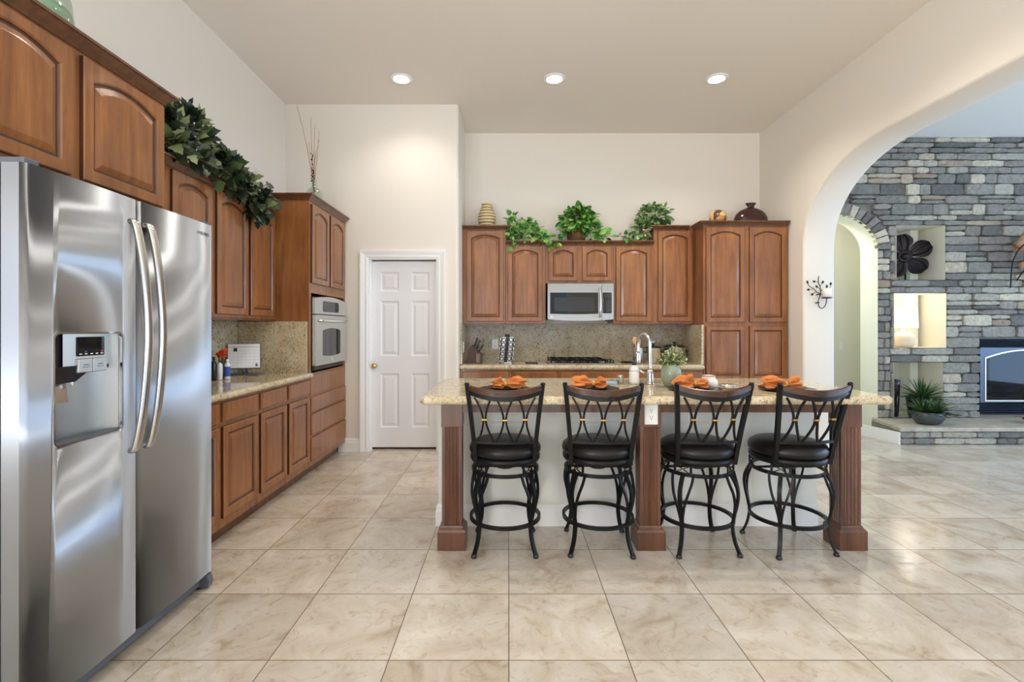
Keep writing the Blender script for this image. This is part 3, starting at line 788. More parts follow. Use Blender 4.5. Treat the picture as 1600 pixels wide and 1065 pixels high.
# ---------------------------------------------------------------- island
IX0, IX1, IY0, IY1 = -.505, 2.176, 2.70, 3.72
iz0, iz1 = .866, .915
t = thing('kitchen_island', (.82, 3.2, 0), 'kitchen island with white panelled body and fluted wooden posts', 'kitchen island')
o = MB().box(-.464, 2.03, 3.18, 3.66, 0, iz0).build('body', M['wall_white'], t)
cut(o, [MB().box(.66,1.24,3.30,3.64,.60,1.0)])
mb = MB()
pr = base_prof()
P = [(-.464,3.66,-1,0),(-.464,3.18,-1,-1),(2.03,3.18,0,-1)]
mb.rings([[(x+nx*u, y+ny*u, v) for u, v in pr] for x, y, nx, ny in P]); mb.build('baseboard', M['trim'], t)
def post(x0, x1, y0=2.812, depth=.155):
    cx = (x0+x1)/2; hw = (x1-x0)/2; cy = y0+depth/2; hd = depth/2
    p = MB()
    p.box(cx-hw, cx+hw, cy-hd, cy+hd, 0, .108, .003)                                  # plinth
    rs = []
    for i, z in ((0,.108),(.006,.118),(.016,.128),(.020,.140)): rs.append([(cx-hw+i,cy-hd+i,z),(cx+hw-i,cy-hd+i,z),(cx+hw-i,cy+hd-i,z),(cx-hw+i,cy+hd-i,z)])
    p.rings(rs)
    w = hw-.024; dd = hd-.024
    # fluted shaft
    def outline():
        pts = []
        for (ax, ay, bx, by, nx, ny) in ((-w,-dd,w,-dd,0,1),(w,-dd,w,dd,-1,0),(w,dd,-w,dd,0,-1),(-w,dd,-w,-dd,1,0)):
            L = math.hypot(bx-ax, by-ay); nf = 4; m0 = .016; fw = (L-2*m0)/nf
            pts.append((ax, ay))
            for f in range(nf):
                for q in range(6):
                    s = m0+f*fw+fw*(.10+.80*q/5); dp_ = .0075*math.sin(PI*q/5)
                    pts.append((ax+(bx-ax)*s/L+nx*dp_, ay+(by-ay)*s/L+ny*dp_))
        return pts
    ol = outline()
    p.rings([[(cx+u, cy+v, z) for u, v in ol] for z in (.138, .722)])
    p.box(cx-w-.004, cx+w+.004, cy-dd-.004, cy+dd+.004, .718, iz0, .002)              # top block
    return p.build('post', M['post'], t)
post(-.417, -.253); pm = post(.748, .916); post(1.930, 2.094)
mb = MB()
mb.box(-.277, .772, 2.845, 2.90, .802, iz0); mb.box(.892, 1.954, 2.845, 2.90, .802, iz0); mb.build('apron', M['post'], t)
mb = MB()
for x0 in (-.385, .78, 1.96): mb.box(x0, x0+.10, 2.93, 3.18, .80, iz0)
mb.build('support_rail', M['post'], t)
# outlet on the middle post
def outlet(mb_parent, fn, u, v, w=.074, h=.118, slots=True, name='outlet_plate'):
    op_ = MB().rings([[fn(a, b, d) for a, b in rrect(u-w/2+i, u+w/2-i, v-h/2+i, v+h/2-i, .004, 2)] for i, d in ((0,0),(0,.003),(.003,.005))]).build(name, M['white'], mb_parent)
    if slots:
        mb = MB()
        for s in (-1, 1):
            c = v+s*.021
            for du in (-.007, .005): mb.prism([(u+du,c-.002),(u+du+.0025,c-.002),(u+du+.0025,c+.008),(u+du,c+.008)], fn, .005, .0055)
            mb.prism([(u-.003,c-.012),(u+.003,c-.012),(u+.003,c-.007),(u-.003,c-.007)], fn, .005, .0055)
        mb.build('socket_slot', M['black'], op_)
    else:
        MB().prism([(u-.005,v-.012),(u+.005,v-.012),(u+.005,v+.012),(u-.005,v+.012)], fn, .005, .010).build('toggle', M['white'], op_)
    return op_
o = outlet(None, FY(2.835-.003), .835, .796, .078, .125); tag(o, 'white double socket on the middle island post', 'outlet')
# worktop with clipped rear corners and an undermount sink opening
c1 = .10
o = worktop('x', [(IX0+.03,IY0),(IX1-.03,IY0),(IX1,IY0+.03),(IX1,IY1-c1),(IX1-c1,IY1),(IX0+c1*.7,IY1),(IX0,IY1-c1*.7),(IX0,IY0+.03)], iz0, iz1).build('worktop', M['granite'])
cut(o, [MB().prism(rrect(.70,1.20,3.36,3.62,.04), lambda u, v, d: (u, v, d), .8, 1.0)])
tag(o, 'large granite island worktop set with plates and napkins', 'worktop')
mb = MB(); r0 = rrect(.69,1.21,3.35,3.63,.045); r1 = rrect(.695,1.205,3.355,3.625,.045); r2 = rrect(.72,1.18,3.38,3.60,.06)
mb.rings([[(x,y,z) for x, y in p] for p, z in ((r0,iz0-.002),(r1,iz0-.002),(r1,.70),(r2,.672))], False, True)
o = mb.build('sink', M['steel2']); tag(o, 'stainless undermount sink in the island worktop', 'sink')
# ---------------------------------------------------------------- counter stools
def make_stool():
    t = thing('counter_stool', (0,0,0), '', 'stool', 'counter stools along the island')
    D = math.radians
    MB().lathe([(.02,.556),(.17,.552),(.200,.556),(.213,.572),(.215,.592),(.206,.613),(.180,.630),(.120,.641),(.02,.645)], n=40).build('seat', M['leather'], t)
    p = MB().lathe([(.03,.512),(.185,.512),(.203,.518),(.210,.530),(.210,.548),(.200,.555),(.03,.555)], n=40); p.build('seat_plate', M['iron'], t)
    circ = lambda r, z, n=48: [(r*math.cos(2*PI*k/n), r*math.sin(2*PI*k/n), z) for k in range(n)]
    MB().tube(circ(.196,.463), 0, flat=(.010,.020), up=(0,0,1), closed=True).build('base_ring', M['iron'], t)
    MB().lathe([(.05,.465),(.055,.470),(.055,.512),(.05,.514)], n=20).build('swivel', M['black'], t)
    MB().tube([(-.19,0,.470),(.19,0,.470)], 0, flat=(.03,.006), up=(0,0,1)).build('cross_bar', M['iron'], t)
    MB().tube(circ(.205,.176), 0, flat=(.016,.020), up=(0,0,1), closed=True).build('foot_ring', M['iron'], t)
    for q in range(4):
        a = PI/4+q*PI/2; er = Vector((math.cos(a), math.sin(a), 0)); et = Vector((-math.sin(a), math.cos(a), 0))
        P = lambda r, s, z: er*r+et*s+Vector((0,0,z))
        mb = MB()
        main = smooth_path([P(.193,0,.466),P(.214,0,.43),P(.232,0,.39),P(.238,0,.345),P(.231,0,.285),P(.217,0,.225),P(.208,0,.175),P(.211,0,.125),P(.222,0,.075),P(.238,0,.035),P(.247,0,.014)], 5)
        mb.tube(main, 0, flat=(.022,.014), up=er)
        for s in (-1, 1):
            mb.tube(smooth_path([P(.193,s*.060,.466),P(.208,s*.056,.42),P(.226,s*.042,.36),P(.228,s*.024,.30),P(.219,s*.010,.235),P(.212,s*.004,.19)], 5), 0, flat=(.012,.012), up=er)
        leg = mb.build('leg', M['iron'], t)
        MB().lathe([(.012,.022),(.016,.014),(.017,.004),(.014,0)], P(.248,0,0), 14).build('foot', M['black'], leg)
        # square panel with a cross between plate and ring
        pm_ = MB()
        for s in (-1, 1): pm_.tube([P(.197,s*.047,.470),P(.197,s*.047,.516)], 0, flat=(.012,.008), up=er)
        for s in (-1, 1): pm_.tube([P(.199,s*.042,.472),P(.199,-s*.042,.514)], 0, flat=(.005,.005), up=er)
        pn = pm_.build('cross_panel', M['iron'], t)
        MB().ball(P(.201,0,.493), .006, 10, 6).build('stud', M['gold'], pn)
    # back: two posts, curved rail, three pinched loops with gold bands
    def bp(u, z, out=0):
        f = (z-.525)/.46; hw = lerp(.168,.210,f**1.25 if f > 0 else 0); y = lerp(-.128,-.232,f)
        return Vector((hw*u, y-.052*(1-u*u)*min(1,max(0,(z-.5)/.25))-out, z))
    for s in (-1, 1):
        mb = MB().tube([bp(s,z) for z in (.515,.60,.70,.80,.90,.982)], 0, flat=(.024,.020), up=(0,-1,0)); po = mb.build('back_post', M['iron'], t)
        MB().ball(bp(s,.988), .014, 12, 8, (1,1,.8)).build('finial', M['iron'], po)
    dip = lambda u: .030*(1-u*u)
    us = [-.97+1.94*k/20 for k in range(21)]
    rs = []
    for u in us:
        c = bp(u, .972); c.z -= dip(u); h = .014+.004*(1-u*u)
        rs.append([c+Vector(v) for v in ((0,.013,-h),(0,.015,h-.004),(0,.009,h),(0,-.009,h),(0,-.015,h-.004),(0,-.013,-h))])
    MB().rings(rs).build('top_rail', M['railwood'], t)
    rs = []
    for u in us:
        c = bp(u, .945); c.z -= dip(u)*1.15
        rs.append([c+Vector(v) for v in ((0,.009,-.013),(0,.009,.014),(0,-.009,.014),(0,-.009,-.013))])
    MB().rings(rs).build('rail_frame', M['iron'], t)
    MB().tube([bp(u,.652) for u in us], 0, flat=(.012,.016), up=(0,0,1)).build('lower_rail', M['iron'], t)
    zc = .790
    for uc in (-.60,0,.60):
        for s in (-1, 1):
            pth = []
            for k in range(15):
                z = lerp(.654, .935-.03*(1-uc*uc), k/14); q = (z-zc)/(.14 if z > zc else .136)
                pth.append(bp(uc+s*(.035+.245*abs(q)**1.7), z))
            MB().tube(pth, 0, flat=(.011,.009), up=(0,-1,0)).build('slat', M['iron'], t)
        c = bp(uc, zc); MB().box(c.x-.014, c.x+.014, c.y-.010, c.y+.010, zc-.005, zc+.005, .002).build('band', M['gold'], t)
    return t
st0 = make_stool()
spots = [(-.022,2.905,0,'black metal stool nearest to the door, before the left island post'),
         (.535,2.905,-3,'black metal stool just left of the middle island post'),
         (1.130,2.905,2,'black metal stool just right of the middle island post'),
         (1.675,2.905,6,'black metal stool nearest to the arch, before the right island post')]
for i, (x, y, a, l) in enumerate(spots):
    o = st0 if i == 0 else copy_tree(st0)
    o.location = (x, y, 0); o.rotation_euler.z = math.radians(a); o['label'] = l
# ---------------------------------------------------------------- place settings
M['plate'] = plain('dark_plate', srgb(44,34,28), .25)
nap = island_col('napkin_cloth', [(0, srgb(196,116,54)), (1, srgb(210,132,70))], .85, (60,.9,1.06))
ps = [(-.025,2.985,.25,'left end, before the stool nearest the door'), (.525,3.00,-.12,'second place from the left, by the steel tumbler'), (1.150,2.985,.15,'third place, beside the white jar'), (1.715,2.98,-.1,'right end, before the stool nearest the arch')]
def napkin_mesh(c, a, sd):
    # cloth gathered through a ring: two fans of deep soft pleats
    q = random.Random(sd); mb = MB(); NU, NV = 34, 60
    rs = []; ph = [q.uniform(0,6.28) for _ in range(6)]; kl, kr = q.uniform(1.05,1.25), q.uniform(.55,.75)
    if sd % 2: kl, kr = kr, kl
    for i in range(NU+1):
        s = 2*i/NU-1; k = kl if s < 0 else kr; e = abs(s)
        w = .011+.056*k*math.sin(PI*min(1,e*.80))**.9; L = .105*s*k; ring = []
        for j in range(NV):
            b = 2*PI*j/NV; g = min(1, e*2.2)
            pl = .30*math.sin(6*b+ph[0]+2.5*s)+.22*math.sin(10*b+ph[1]-3*s)+.16*math.sin(3*b+ph[4]+2*s)
            f = 1+g*pl
            x = L*(1+.10*g*math.sin(7*b+ph[0])+.12*e*math.sin(3*b+ph[2]))
            y = w*f*math.cos(b)
            z = .022+(w*.58*f)*math.sin(b)*(1+.2*math.sin(3*s+ph[3]))+.018*e*(1-.6*e)
            z = max(.0052+.0004*math.sin(5*b), z)
            ring.append((c[0]+x*math.cos(a)-y*math.sin(a), c[1]+x*math.sin(a)+y*math.cos(a), c[2]+z))
        rs.append(ring)
    return mb.rings(rs, True, True, True)
for i, (x, y, a, l) in enumerate(ps):
    o = MB().lathe([(.085,0),(.10,.001),(.158,.010),(.160,.013),(.155,.013),(.095,.005),(.02,.005)], (x,y,iz1+.0005), 40).build('charger_plate', M['plate'])
    tag(o, 'dark charger plate on the island, '+l, 'plate', 'dark charger plates on the island')
    o = MB().lathe([(.06,0),(.075,.001),(.112,.014),(.114,.017),(.108,.017),(.072,.005),(.02,.005)], (x,y,iz1+.0065), 36).build('salad_plate', M['plate'])
    tag(o, 'small dark plate under an orange napkin, '+l, 'plate', 'small dark plates on the island')
    o = napkin_mesh((x,y,iz1+.0125), a, (11,12,16,14)[i]).build('napkin', nap)
    tag(o, 'gathered orange cloth napkin, '+l, 'napkin', 'orange napkins on the island')
    n_ = MB().lathe([(.020,-.010),(.023,-.009),(.023,.009),(.020,.010)], n=18)
    ca, sa = math.cos(a), math.sin(a)
    n_.v = [(x+v[2]*ca-v[0]*sa, y+v[2]*sa+v[0]*ca, iz1+.034+v[1]) for v in n_.v]
    n_.build('napkin_ring', M['gold'], o)
# ---------------------------------------------------------------- things on the island
t = thing('faucet', (.963,3.29,iz1), 'brushed nickel gooseneck faucet at the island sink', 'faucet')
fx, fy = .963, 3.29
MB().lathe([(.030,0),(.030,.008),(.024,.014),(.022,.06),(.020,.10)], (fx,fy,iz1), 22).build('base', M['chrome_soft'], t)
P = [(fx,fy,iz1+.09)]+[(fx-.002,fy,iz1+.20),(fx-.003,fy+.002,iz1+.265)]
for k in range(1,9):
    a = PI*k/8; P.append((fx-.003-.022*(1-math.cos(a))/1.0*.9, fy+.075-.075*math.cos(a), iz1+.265+.078*math.sin(a)))
P.append((P[-1][0],P[-1][1]+.002,iz1+.21))
MB().tube(smooth_path(P,4), .0125, 12).build('spout', M['chrome_soft'], t)
e = P[-1]; MB().lathe([(.014,.0),(.018,-.01),(.020,-.07),(.016,-.085),(.006,-.086)], e, 18).build('spray_head', M['chrome_soft'], t)
MB().tube([(fx-.018,fy,iz1+.075),(fx-.05,fy+.01,iz1+.082),(fx-.085,fy+.015,iz1+.105)], [.009,.008,.006], 10).build('lever', M['chrome_soft'], t)
t = thing('soap_bottle', (.857,3.30,iz1), 'clear soap bottle with white label and black pump beside the faucet', 'soap bottle')
c = (.857,3.30,iz1)
MB().lathe([(.030,.001),(.033,.004),(.033,.100),(.028,.118),(.014,.128),(.012,.134)], c, 24).build('bottle', plain('soap_bottle_body', srgb(214,213,211), .2), t)
MB().lathe([(.0335,.015),(.0336,.018),(.0336,.090),(.0335,.093)], c, 24, cap=False).build('label_sticker', plain('sticker', srgb(232,231,230), .5), t)
o = MB().box(c[0]-.026, c[0]+.026, c[1]-.03372, c[1]-.0330, iz1+.088, iz1+.091); 
mb = MB().lathe([(.0337,.0905),(.0338,.0925)], c, 24, cap=False); mb.build('stripe', M['black'], t)
mb = MB().lathe([(.015,.132),(.015,.150),(.006,.154),(.005,.172),(.010,.174),(.010,.182),(.002,.184)], c, 16); mb.tube([(c[0],c[1],iz1+.178),(c[0]-.012,c[1]-.03,iz1+.174)], .005, 8); mb.build('pump', M['black'], t)
o = MB().lathe([(.020,0),(.020,.055),(.019,.063),(.016,.064),(.004,.064)], (.762,3.30,iz1), 22).build('steel_tumbler', M['chrome_soft']); tag(o, 'small brushed steel cylinder left of the soap bottle', 'tumbler')
o = MB().box(.655,.735,3.255,3.325,iz1,iz1+.018,.006).build('sponge', plain('sponge_blue', srgb(150,180,204), .9)); tag(o, 'flat pale blue sponge by the sink edge', 'sponge')
vc = (1.063,3.16,iz1)
t = thing('potted_plant', vc, 'round sage green vase filled with small leaved greenery on the island', 'plant')
MB().lathe([(.036,.001),(.044,.004),(.060,.040),(.067,.080),(.064,.110),(.054,.138),(.050,.146),(.045,.146),(.048,.130),(.02,.125)], vc, 30).build('vase', plain('sage_glaze', srgb(140,152,130), .22), t)
# leaves
def leaf(mb, p, d, nrm, L, w, curl=.2, fold=.25, shape='oval'):
    d = Vector(d).normalized(); nrm = Vector(nrm); sd = d.cross(nrm)
    if sd.length < 1e-3: sd = d.cross(Vector((1,0,0.3)))
    sd.normalize(); up = sd.cross(d)
    st = {'oval':((0,0),(.3,.8),(.6,1),(.85,.6),(1,0)), 'heart':((-.06,0),(.0,.72),(.22,1.02),(.5,.98),(.8,.6),(1,0)), 'blade':((0,.35),(.3,1),(.7,.75),(1,0)), 'ivy':((-.02,0),(.04,.7),(.22,1),(.42,.62),(.62,.7),(.8,.3),(1,0))}[shape]
    p = Vector(p); mid = []; lt = []; rt = []
    for s, q in st:
        c = p+d*L*s-up*(curl*L*s*s); mid.append(c)
        if 0 < q: lt.append(c+sd*w*q/2+up*fold*w*q/2); rt.append(c-sd*w*q/2+up*fold*w*q/2)
    n = len(mid); b = mid+lt+rt; f = []
    if st[0][1] == 0:
        m0 = n; k = len(lt)
        f += [(0,1,m0),(0,m0+k,1)]
        for i in range(k-1): f += [(1+i,2+i,m0+i+1,m0+i),(1+i,m0+k+i,m0+k+i+1,2+i)]
        f += [(k,k+1,m0+k-1),(k,m0+2*k-1,k+1)]
    else:
        m0 = n; k = len(lt)
        for i in range(k-1): f += [(i,1+i,m0+i+1,m0+i),(i,m0+k+i,m0+k+i+1,1+i)]
        f += [(k-1,k,m0+k-1),(k-1,m0+2*k-1,k)]
    mb.add(b, f, True)
def rdir(q, up=0.0):
    while True:
        v = Vector((q.uniform(-1,1),q.uniform(-1,1),q.uniform(-1,1)))
        if .05 < v.length < 1: return (v.normalized()+Vector((0,0,up))).normalized()
g_sage = island_col('sage_leaf', [(0,srgb(74,92,52)),(.5,srgb(116,134,82)),(.8,srgb(160,170,112)),(1,srgb(206,204,160))], .5)
g_bright = island_col('green_leaf', [(0,srgb(40,84,26)),(.4,srgb(70,128,42)),(.75,srgb(108,166,70)),(1,srgb(160,198,112))], .42)
g_pale = island_col('variegated_leaf', [(0,srgb(60,92,46)),(.5,srgb(98,134,74)),(.85,srgb(156,180,120)),(1,srgb(190,206,156))], .45)
g_dark = island_col('dark_ivy_leaf', [(0,srgb(18,28,20)),(.5,srgb(36,50,34)),(.76,srgb(62,78,48)),(.90,srgb(112,126,80)),(1,srgb(160,168,122))], .35)
g_stem = plain('stem', srgb(84,76,44), .7)
q = random.Random(3); fm = MB(); sm_ = MB()
for i in range(46):
    d = rdir(q, .75); L = q.uniform(.085,.135); d.z = max(d.z, .12)
    p0 = Vector((vc[0],vc[1],iz1+.135)); p1 = p0+Vector((d.x*.75*L*1.05, d.y*.75*L, d.z*L))
    sm_.tube([p0, p0.lerp(p1,.5)+Vector((0,0,.008)), p1], .0012, 4)
    for k in range(13):
        f_ = q.uniform(.35,1.06); leaf(fm, p0.lerp(p1,f_), (d*.5+rdir(q,.2)), rdir(q,.6), q.uniform(.014,.024), q.uniform(.009,.014))
fm.build('foliage', g_sage, t, recalc=False); sm_.build('stem', g_stem, t)
jc = (1.275,3.08,iz1)
t = thing('sugar_jar', jc, 'small white ceramic jar on the island, right of the green vase', 'jar')
MB().lathe([(.040,.001),(.050,.006),(.056,.030),(.054,.050),(.042,.064),(.040,.078),(.042,.082),(.036,.082),(.036,.060),(.01,.05)], jc, 30).build('jar', plain('white_ceramic', srgb(226,226,224), .25), t)
MB().lathe([(.0415,.078),(.0425,.080),(.042,.084),(.040,.084)], jc, 30, cap=False).build('rim', M['gold'], t)
t = thing('jar_lid', (1.395,3.08,iz1), 'shiny low tin lying right of the white jar', 'tin')
MB().lathe([(.044,.001),(.048,.004),(.048,.022),(.044,.026),(.02,.028)], (1.395,3.08,iz1), 26).build('tin_body', M['chrome'], t)
MB().lathe([(.0485,.017),(.0500,.019),(.0485,.021)], (1.395,3.08,iz1), 26, cap=False).build('tin_rim', M['chrome_soft'], t)
# ---------------------------------------------------------------- things on the back worktop
zb0 = zc_b+.0005
t = thing('knife_block', (-.385,5.44,zb0), 'dark wooden knife block with black handled knives', 'knife block')
fnk = lambda u, v, d: (u, d, v)
MB().prism([(-.478,zb0),(-.300,zb0),(-.292,zb0+.10),(-.330,zb0+.125),(-.415,zb0+.215),(-.455,zb0+.145)], fnk, 5.39, 5.49).build('block', M['darkwood'], t)
MB().box(-.365,-.318,5.385,5.39,zb0+.004,zb0+.112,.002).build('front_slot', M['wood_dark'], t)
q = random.Random(5)
for i in range(3):
    for j in range(3):
        bx = lerp(-.404,-.322,(i+.5)/3); bz = lerp(zb0+.200,zb0+.128,(i+.5)/3); y = 5.405+j*.035
        L = (.10,.095,.075)[i]+q.uniform(-.01,.012); d = Vector((.36,0,.93)) if i < 2 else Vector((.55,0,.83))
        b = Vector((bx,y,bz-.004)); p = MB().tube([b, b+d*L*.2, b+d*L*.6, b+d*L], [.009,.010,.009,.011], 8)
        h_ = p.build('knife_handle', M['black'], t)
        if j == 0: MB().ball(b+d*L*.55+Vector((0,-.0095,0)), .004, 8, 6).build('rivet', M['chrome'], h_)
sp_ = thing('spice_carousel', (-.025,5.44,zb0), 'chrome and black spice carousel tower beside the knife block', 'spice rack')
cx, cy = -.025, 5.44
MB().lathe([(.085,0),(.088,.004),(.085,.014),(.02,.016)], (cx,cy,zb0), 30).build('base', M['chrome'], sp_)
lean = lambda z: .030*(.5-z/.30)                      # the columns slope from upper left to lower right
def slant(x0, x1, y0, y1, z0, z1):
    a, b = lean(z0), lean(z1)
    return MB().rings([[(cx+x0-a,cy+y0,zb0+z0),(cx+x1-a,cy+y0,zb0+z0),(cx+x1-a,cy+y1,zb0+z0),(cx+x0-a,cy+y1,zb0+z0)],
                       [(cx+x0-b,cy+y0,zb0+z1),(cx+x1-b,cy+y0,zb0+z1),(cx+x1-b,cy+y1,zb0+z1),(cx+x0-b,cy+y1,zb0+z1)]])
slant(-.052,.052,-.052,.052,.016,.295).build('tower', M['black'], sp_)
for x0 in (-.062,.018): slant(x0,x0+.044,-.058,-.050,.016,.295).build('front_panel', M['steel2'], sp_)
for x0 in (-.060,.052): slant(x0,x0+.008,-.05,.05,.016,.295).build('side_panel', M['black'], sp_)
MB().ball((cx+.008,cy,zb0+.300), .030, 16, 10, (1,1,.9)).build('top_knob', M['black'], sp_)
for s in (-1, 1):
    for k in range(5):
        z = .055+k*.052; x = cx+s*.041-lean(z)-.0
        side = ('left','right')[s > 0]; rk = ('lowest','second lowest','middle','second highest','topmost')[k]
        t = thing('spice_jar', (x,cy-.06,zb0+z), rk+' spice jar in the '+side+' front column of the carousel', 'spice jar', 'spice jars in the carousel')
        for nm, pr, mt in (('jar',[(.018,0),(.019,.002),(.019,.012),(.017,.014)],'black'),('lid',[(.021,.014),(.022,.016),(.022,.024),(.019,.026),(.014,.024),(.004,.024)],'black')):
            mb = MB().lathe(pr, n=18); mb.v = [(x+a, cy-.058-c_, zb0+z+b) for a, b, c_ in mb.v]; mb.build(nm, M[mt], t)
        mb = MB().lathe([(.015,.0250),(.014,.0262),(.008,.0262),(.007,.0245)], n=16); mb.v = [(x+a, cy-.058-c_, zb0+z+b) for a, b, c_ in mb.v]; mb.build('lid_ring', M['chrome'], t)
        x2 = cx+s*.060-lean(z)
        t = thing('spice_jar', (x2,cy,zb0+z), rk+' spice jar sticking out on the '+side+' side of the carousel', 'spice jar', 'spice jars in the carousel')
        for nm, pr, mt in (('jar',[(.018,0),(.019,.002),(.019,.008),(.017,.010)],'black'),('lid',[(.020,.010),(.021,.012),(.021,.020),(.018,.022),(.004,.022)],'chrome')):
            mb = MB().lathe(pr, n=18); mb.v = [(x2+s*c_, cy+a, zb0+z+b) for a, b, c_ in mb.v]; mb.build(nm, M[mt], t)
o = outlet(None, FY(BY-.022), -.165, 1.105); tag(o, 'white wall socket on the backsplash behind the spice carousel', 'outlet')
o = outlet(None, FY(BY-.022), 1.72, 1.09); tag(o, 'white wall socket on the backsplash behind the stock pots', 'outlet')
o = outlet(None, FXp(RXN+.021), 5.42, 1.085, slots=False, name='switch_plate'); tag(o, 'white light switch on the return wall beside the knife block', 'switch')
o = MB(); 
for k in range(6): o.tube([(.20+k*.022,5.36,zb0+.006),(.20+k*.022,5.50,zb0+.006)], .004, 6)
for y in (5.36,5.50): o.tube([(.185,y,zb0+.004),(.325,y,zb0+.004)], .004, 6)
o = o.build('trivet', M['iron']); tag(o, 'low black wire trivet on the worktop between carousel and cooktop', 'trivet')
t = thing('utensil_crock', (1.464,5.47,zb0), 'steel utensil crock with wooden spoons behind the faucet', 'utensil holder')
MB().lathe([(.050,.001),(.052,.004),(.052,.165),(.050,.170),(.046,.170),(.046,.02),(.01,.015)], (1.464,5.47,zb0), 26).build('crock', M['steel2'], t)
sw = wood('spoon_wood', srgb(196,150,102), srgb(214,172,126), srgb(226,188,144), .5, (9,9,2), 0)
for i, (dx, dy, h, w) in enumerate(((-.035,-.01,.245,.030),(.012,.01,.225,.026),(-.008,.0,.205,.024))):
    b = Vector((1.464-dx*.3,5.47-dy,zb0+.03)); e = Vector((1.464+dx,5.47+dy,zb0+h-.02))
    mb = MB().tube([b,e], .006, 8); mb.ball(e+Vector((dx*.15,0,.03)), 1, 14, 10, (w,.007,.042))
    o = mb.build('wooden_spoon', sw); tag(o, ('wooden spoon leaning left in the steel crock','wooden spoon standing upright right in the steel crock','shortest wooden spoon in the middle of the steel crock')[i], 'spoon', 'wooden spoons in the crock')
o = MB().ball((1.32,5.36,zb0+.016), 1, 20, 8, (.085,.045,.012)); o.tube([(1.38,5.36,zb0+.018),(1.46,5.37,zb0+.024)], .008, 8)
o = o.build('spoon_rest', M['iron']); tag(o, 'dark spoon rest on the worktop right of the cooktop', 'spoon rest')
def pot(x, y, r, h, label):
    t = thing('stock_pot', (x,y,zb0), label, 'pot')
    c = (x,y,zb0)
    MB().lathe([(r*.96,.001),(r,.006),(r,h-.004),(r+.004,h),(r-.004,h),(r-.006,.01),(.01,.008)], c, 36).build('pot_body', M['chrome'], t)
    MB().lathe([(r+.003,h+.001),(r+.004,h+.006),(r*.8,h+.022),(r*.3,h+.032),(.01,h+.033)], c, 36).build('lid', M['black'], t)
    MB().lathe([(.010,h+.03),(.010,h+.042),(.026,h+.046),(.026,h+.056),(.006,h+.060)], c, 16).build('lid_knob', M['black'], t)
    for s in (-1, 1):
        p = [(x+s*(r-.002),y-.035,zb0+h*.72),(x+s*(r+.022),y-.030,zb0+h*.75),(x+s*(r+.026),y,zb0+h*.76),(x+s*(r+.022),y+.030,zb0+h*.75),(x+s*(r-.002),y+.035,zb0+h*.72)]
        MB().tube(smooth_path(p,4), .007, 8).build('side_handle', M['black'], t)
pot(1.640,5.48,.085,.165,'smaller steel pot with dark lid beside the utensil crock')
pot(1.905,5.55,.125,.175,'larger steel pot with dark lid against the pantry backsplash')
# ---------------------------------------------------------------- things on the left worktop
zl0 = zc+.0005
t = thing('desk_calendar', (-2.15,3.95,zl0), 'white desk calendar leaning in its stand by the oven cabinet', 'calendar')
A = Vector((-2.262,3.885,zl0+.060)); eu = Vector((.228,.060,0)); ev = Vector((-.040,.075,.190)); nn = eu.cross(ev).normalized()
cp_ = lambda u, v, d=0: A+eu*u+ev*v-nn*d*(-1)
nsgn = 1 if nn.y < 0 else -1
cp_ = lambda u, v, d=0: A+eu*u+ev*v+nn*nsgn*d
def cbox(u0,u1,v0,v1,d0,d1): return MB().rings([[cp_(u0,v0,d),cp_(u1,v0,d),cp_(u1,v1,d),cp_(u0,v1,d)] for d in (d0,d1)])
cbox(-.02,1.02,-.03,1.03,-.008,0).build('back_board', M['grey'], t)
cbox(0,1,0,1,0,.004).build('page', M['paper'], t)
mb = MB()
for k in range(7): mb.v, mb.f, mb.sm = (lambda o: (mb.v+o.v, mb.f+[tuple(i+len(mb.v) for i in f) for f in o.f], mb.sm+o.sm))(cbox(.05+.9*k/7*1.0, .053+.9*k/7, .06, .72, .004, .0045))
for k in range(6): mb.v, mb.f, mb.sm = (lambda o: (mb.v+o.v, mb.f+[tuple(i+len(mb.v) for i in f) for f in o.f], mb.sm+o.sm))(cbox(.05, .95, .06+.132*k, .066+.132*k, .004, .0045))
mb.build('ruled_grid', plain('grid_line', srgb(176,184,204), .7), t)
cbox(.03,.97,.86,.885,.004,.0045).build('header_line', plain('header_line', srgb(214,176,140), .7), t)
cbox(.17,.285,.68,.83,.004,.0046).build('picture', plain('calendar_photo', srgb(52,48,46), .6), t)
cbox(.86,.93,.05,.17,.004,.0046).build('small_print', M['grey'], t)
mb = MB().box(-2.27,-2.03,3.90,4.02,zl0,zl0+.010,.003); mb.tube([(-2.16,3.955,zl0+.008), cp_(.45,-.0,-.008)], .012, 10); mb.tube([(-2.16,3.99,zl0+.008), cp_(.45,.5,-.010)], .006, 8); mb.build('stand', M['grey'], t)
def bottle(x, y, h, r, cap, label, colour, capm, band=None):
    t = thing('bottle', (x,y,zl0), label, 'bottle', 'bottles beside the calendar')
    MB().lathe([(r*.9,.001),(r,.005),(r,h*.72),(r*.85,h*.78),(r*.4,h*.84),(r*.4,h*.86)], (x,y,zl0), 20).build('bottle_body', colour, t)
    MB().lathe([(r*.5,h*.855),(r*.5,h*.97),(r*.3,h)], (x,y,zl0), 14).build('cap', capm, t)
    if band: MB().lathe([(r+.0008,h*.15),(r+.0012,h*.17),(r+.0012,h*.62),(r+.0008,h*.64)], (x,y,zl0), 20, cap=False).build('label_sticker', band, t)
wb = plain('white_bottle', srgb(222,226,230), .3)
bottle(-2.105,3.61,.150,.019,1,'white bottle with a blue label beside the calendar stand', wb, M['white'], plain('blue_label', srgb(48,84,168), .5))
bottle(-2.135,3.565,.150,.018,1,'white bottle with a green cap left of the blue labelled bottle', wb, plain('green_cap', srgb(40,110,60), .5))
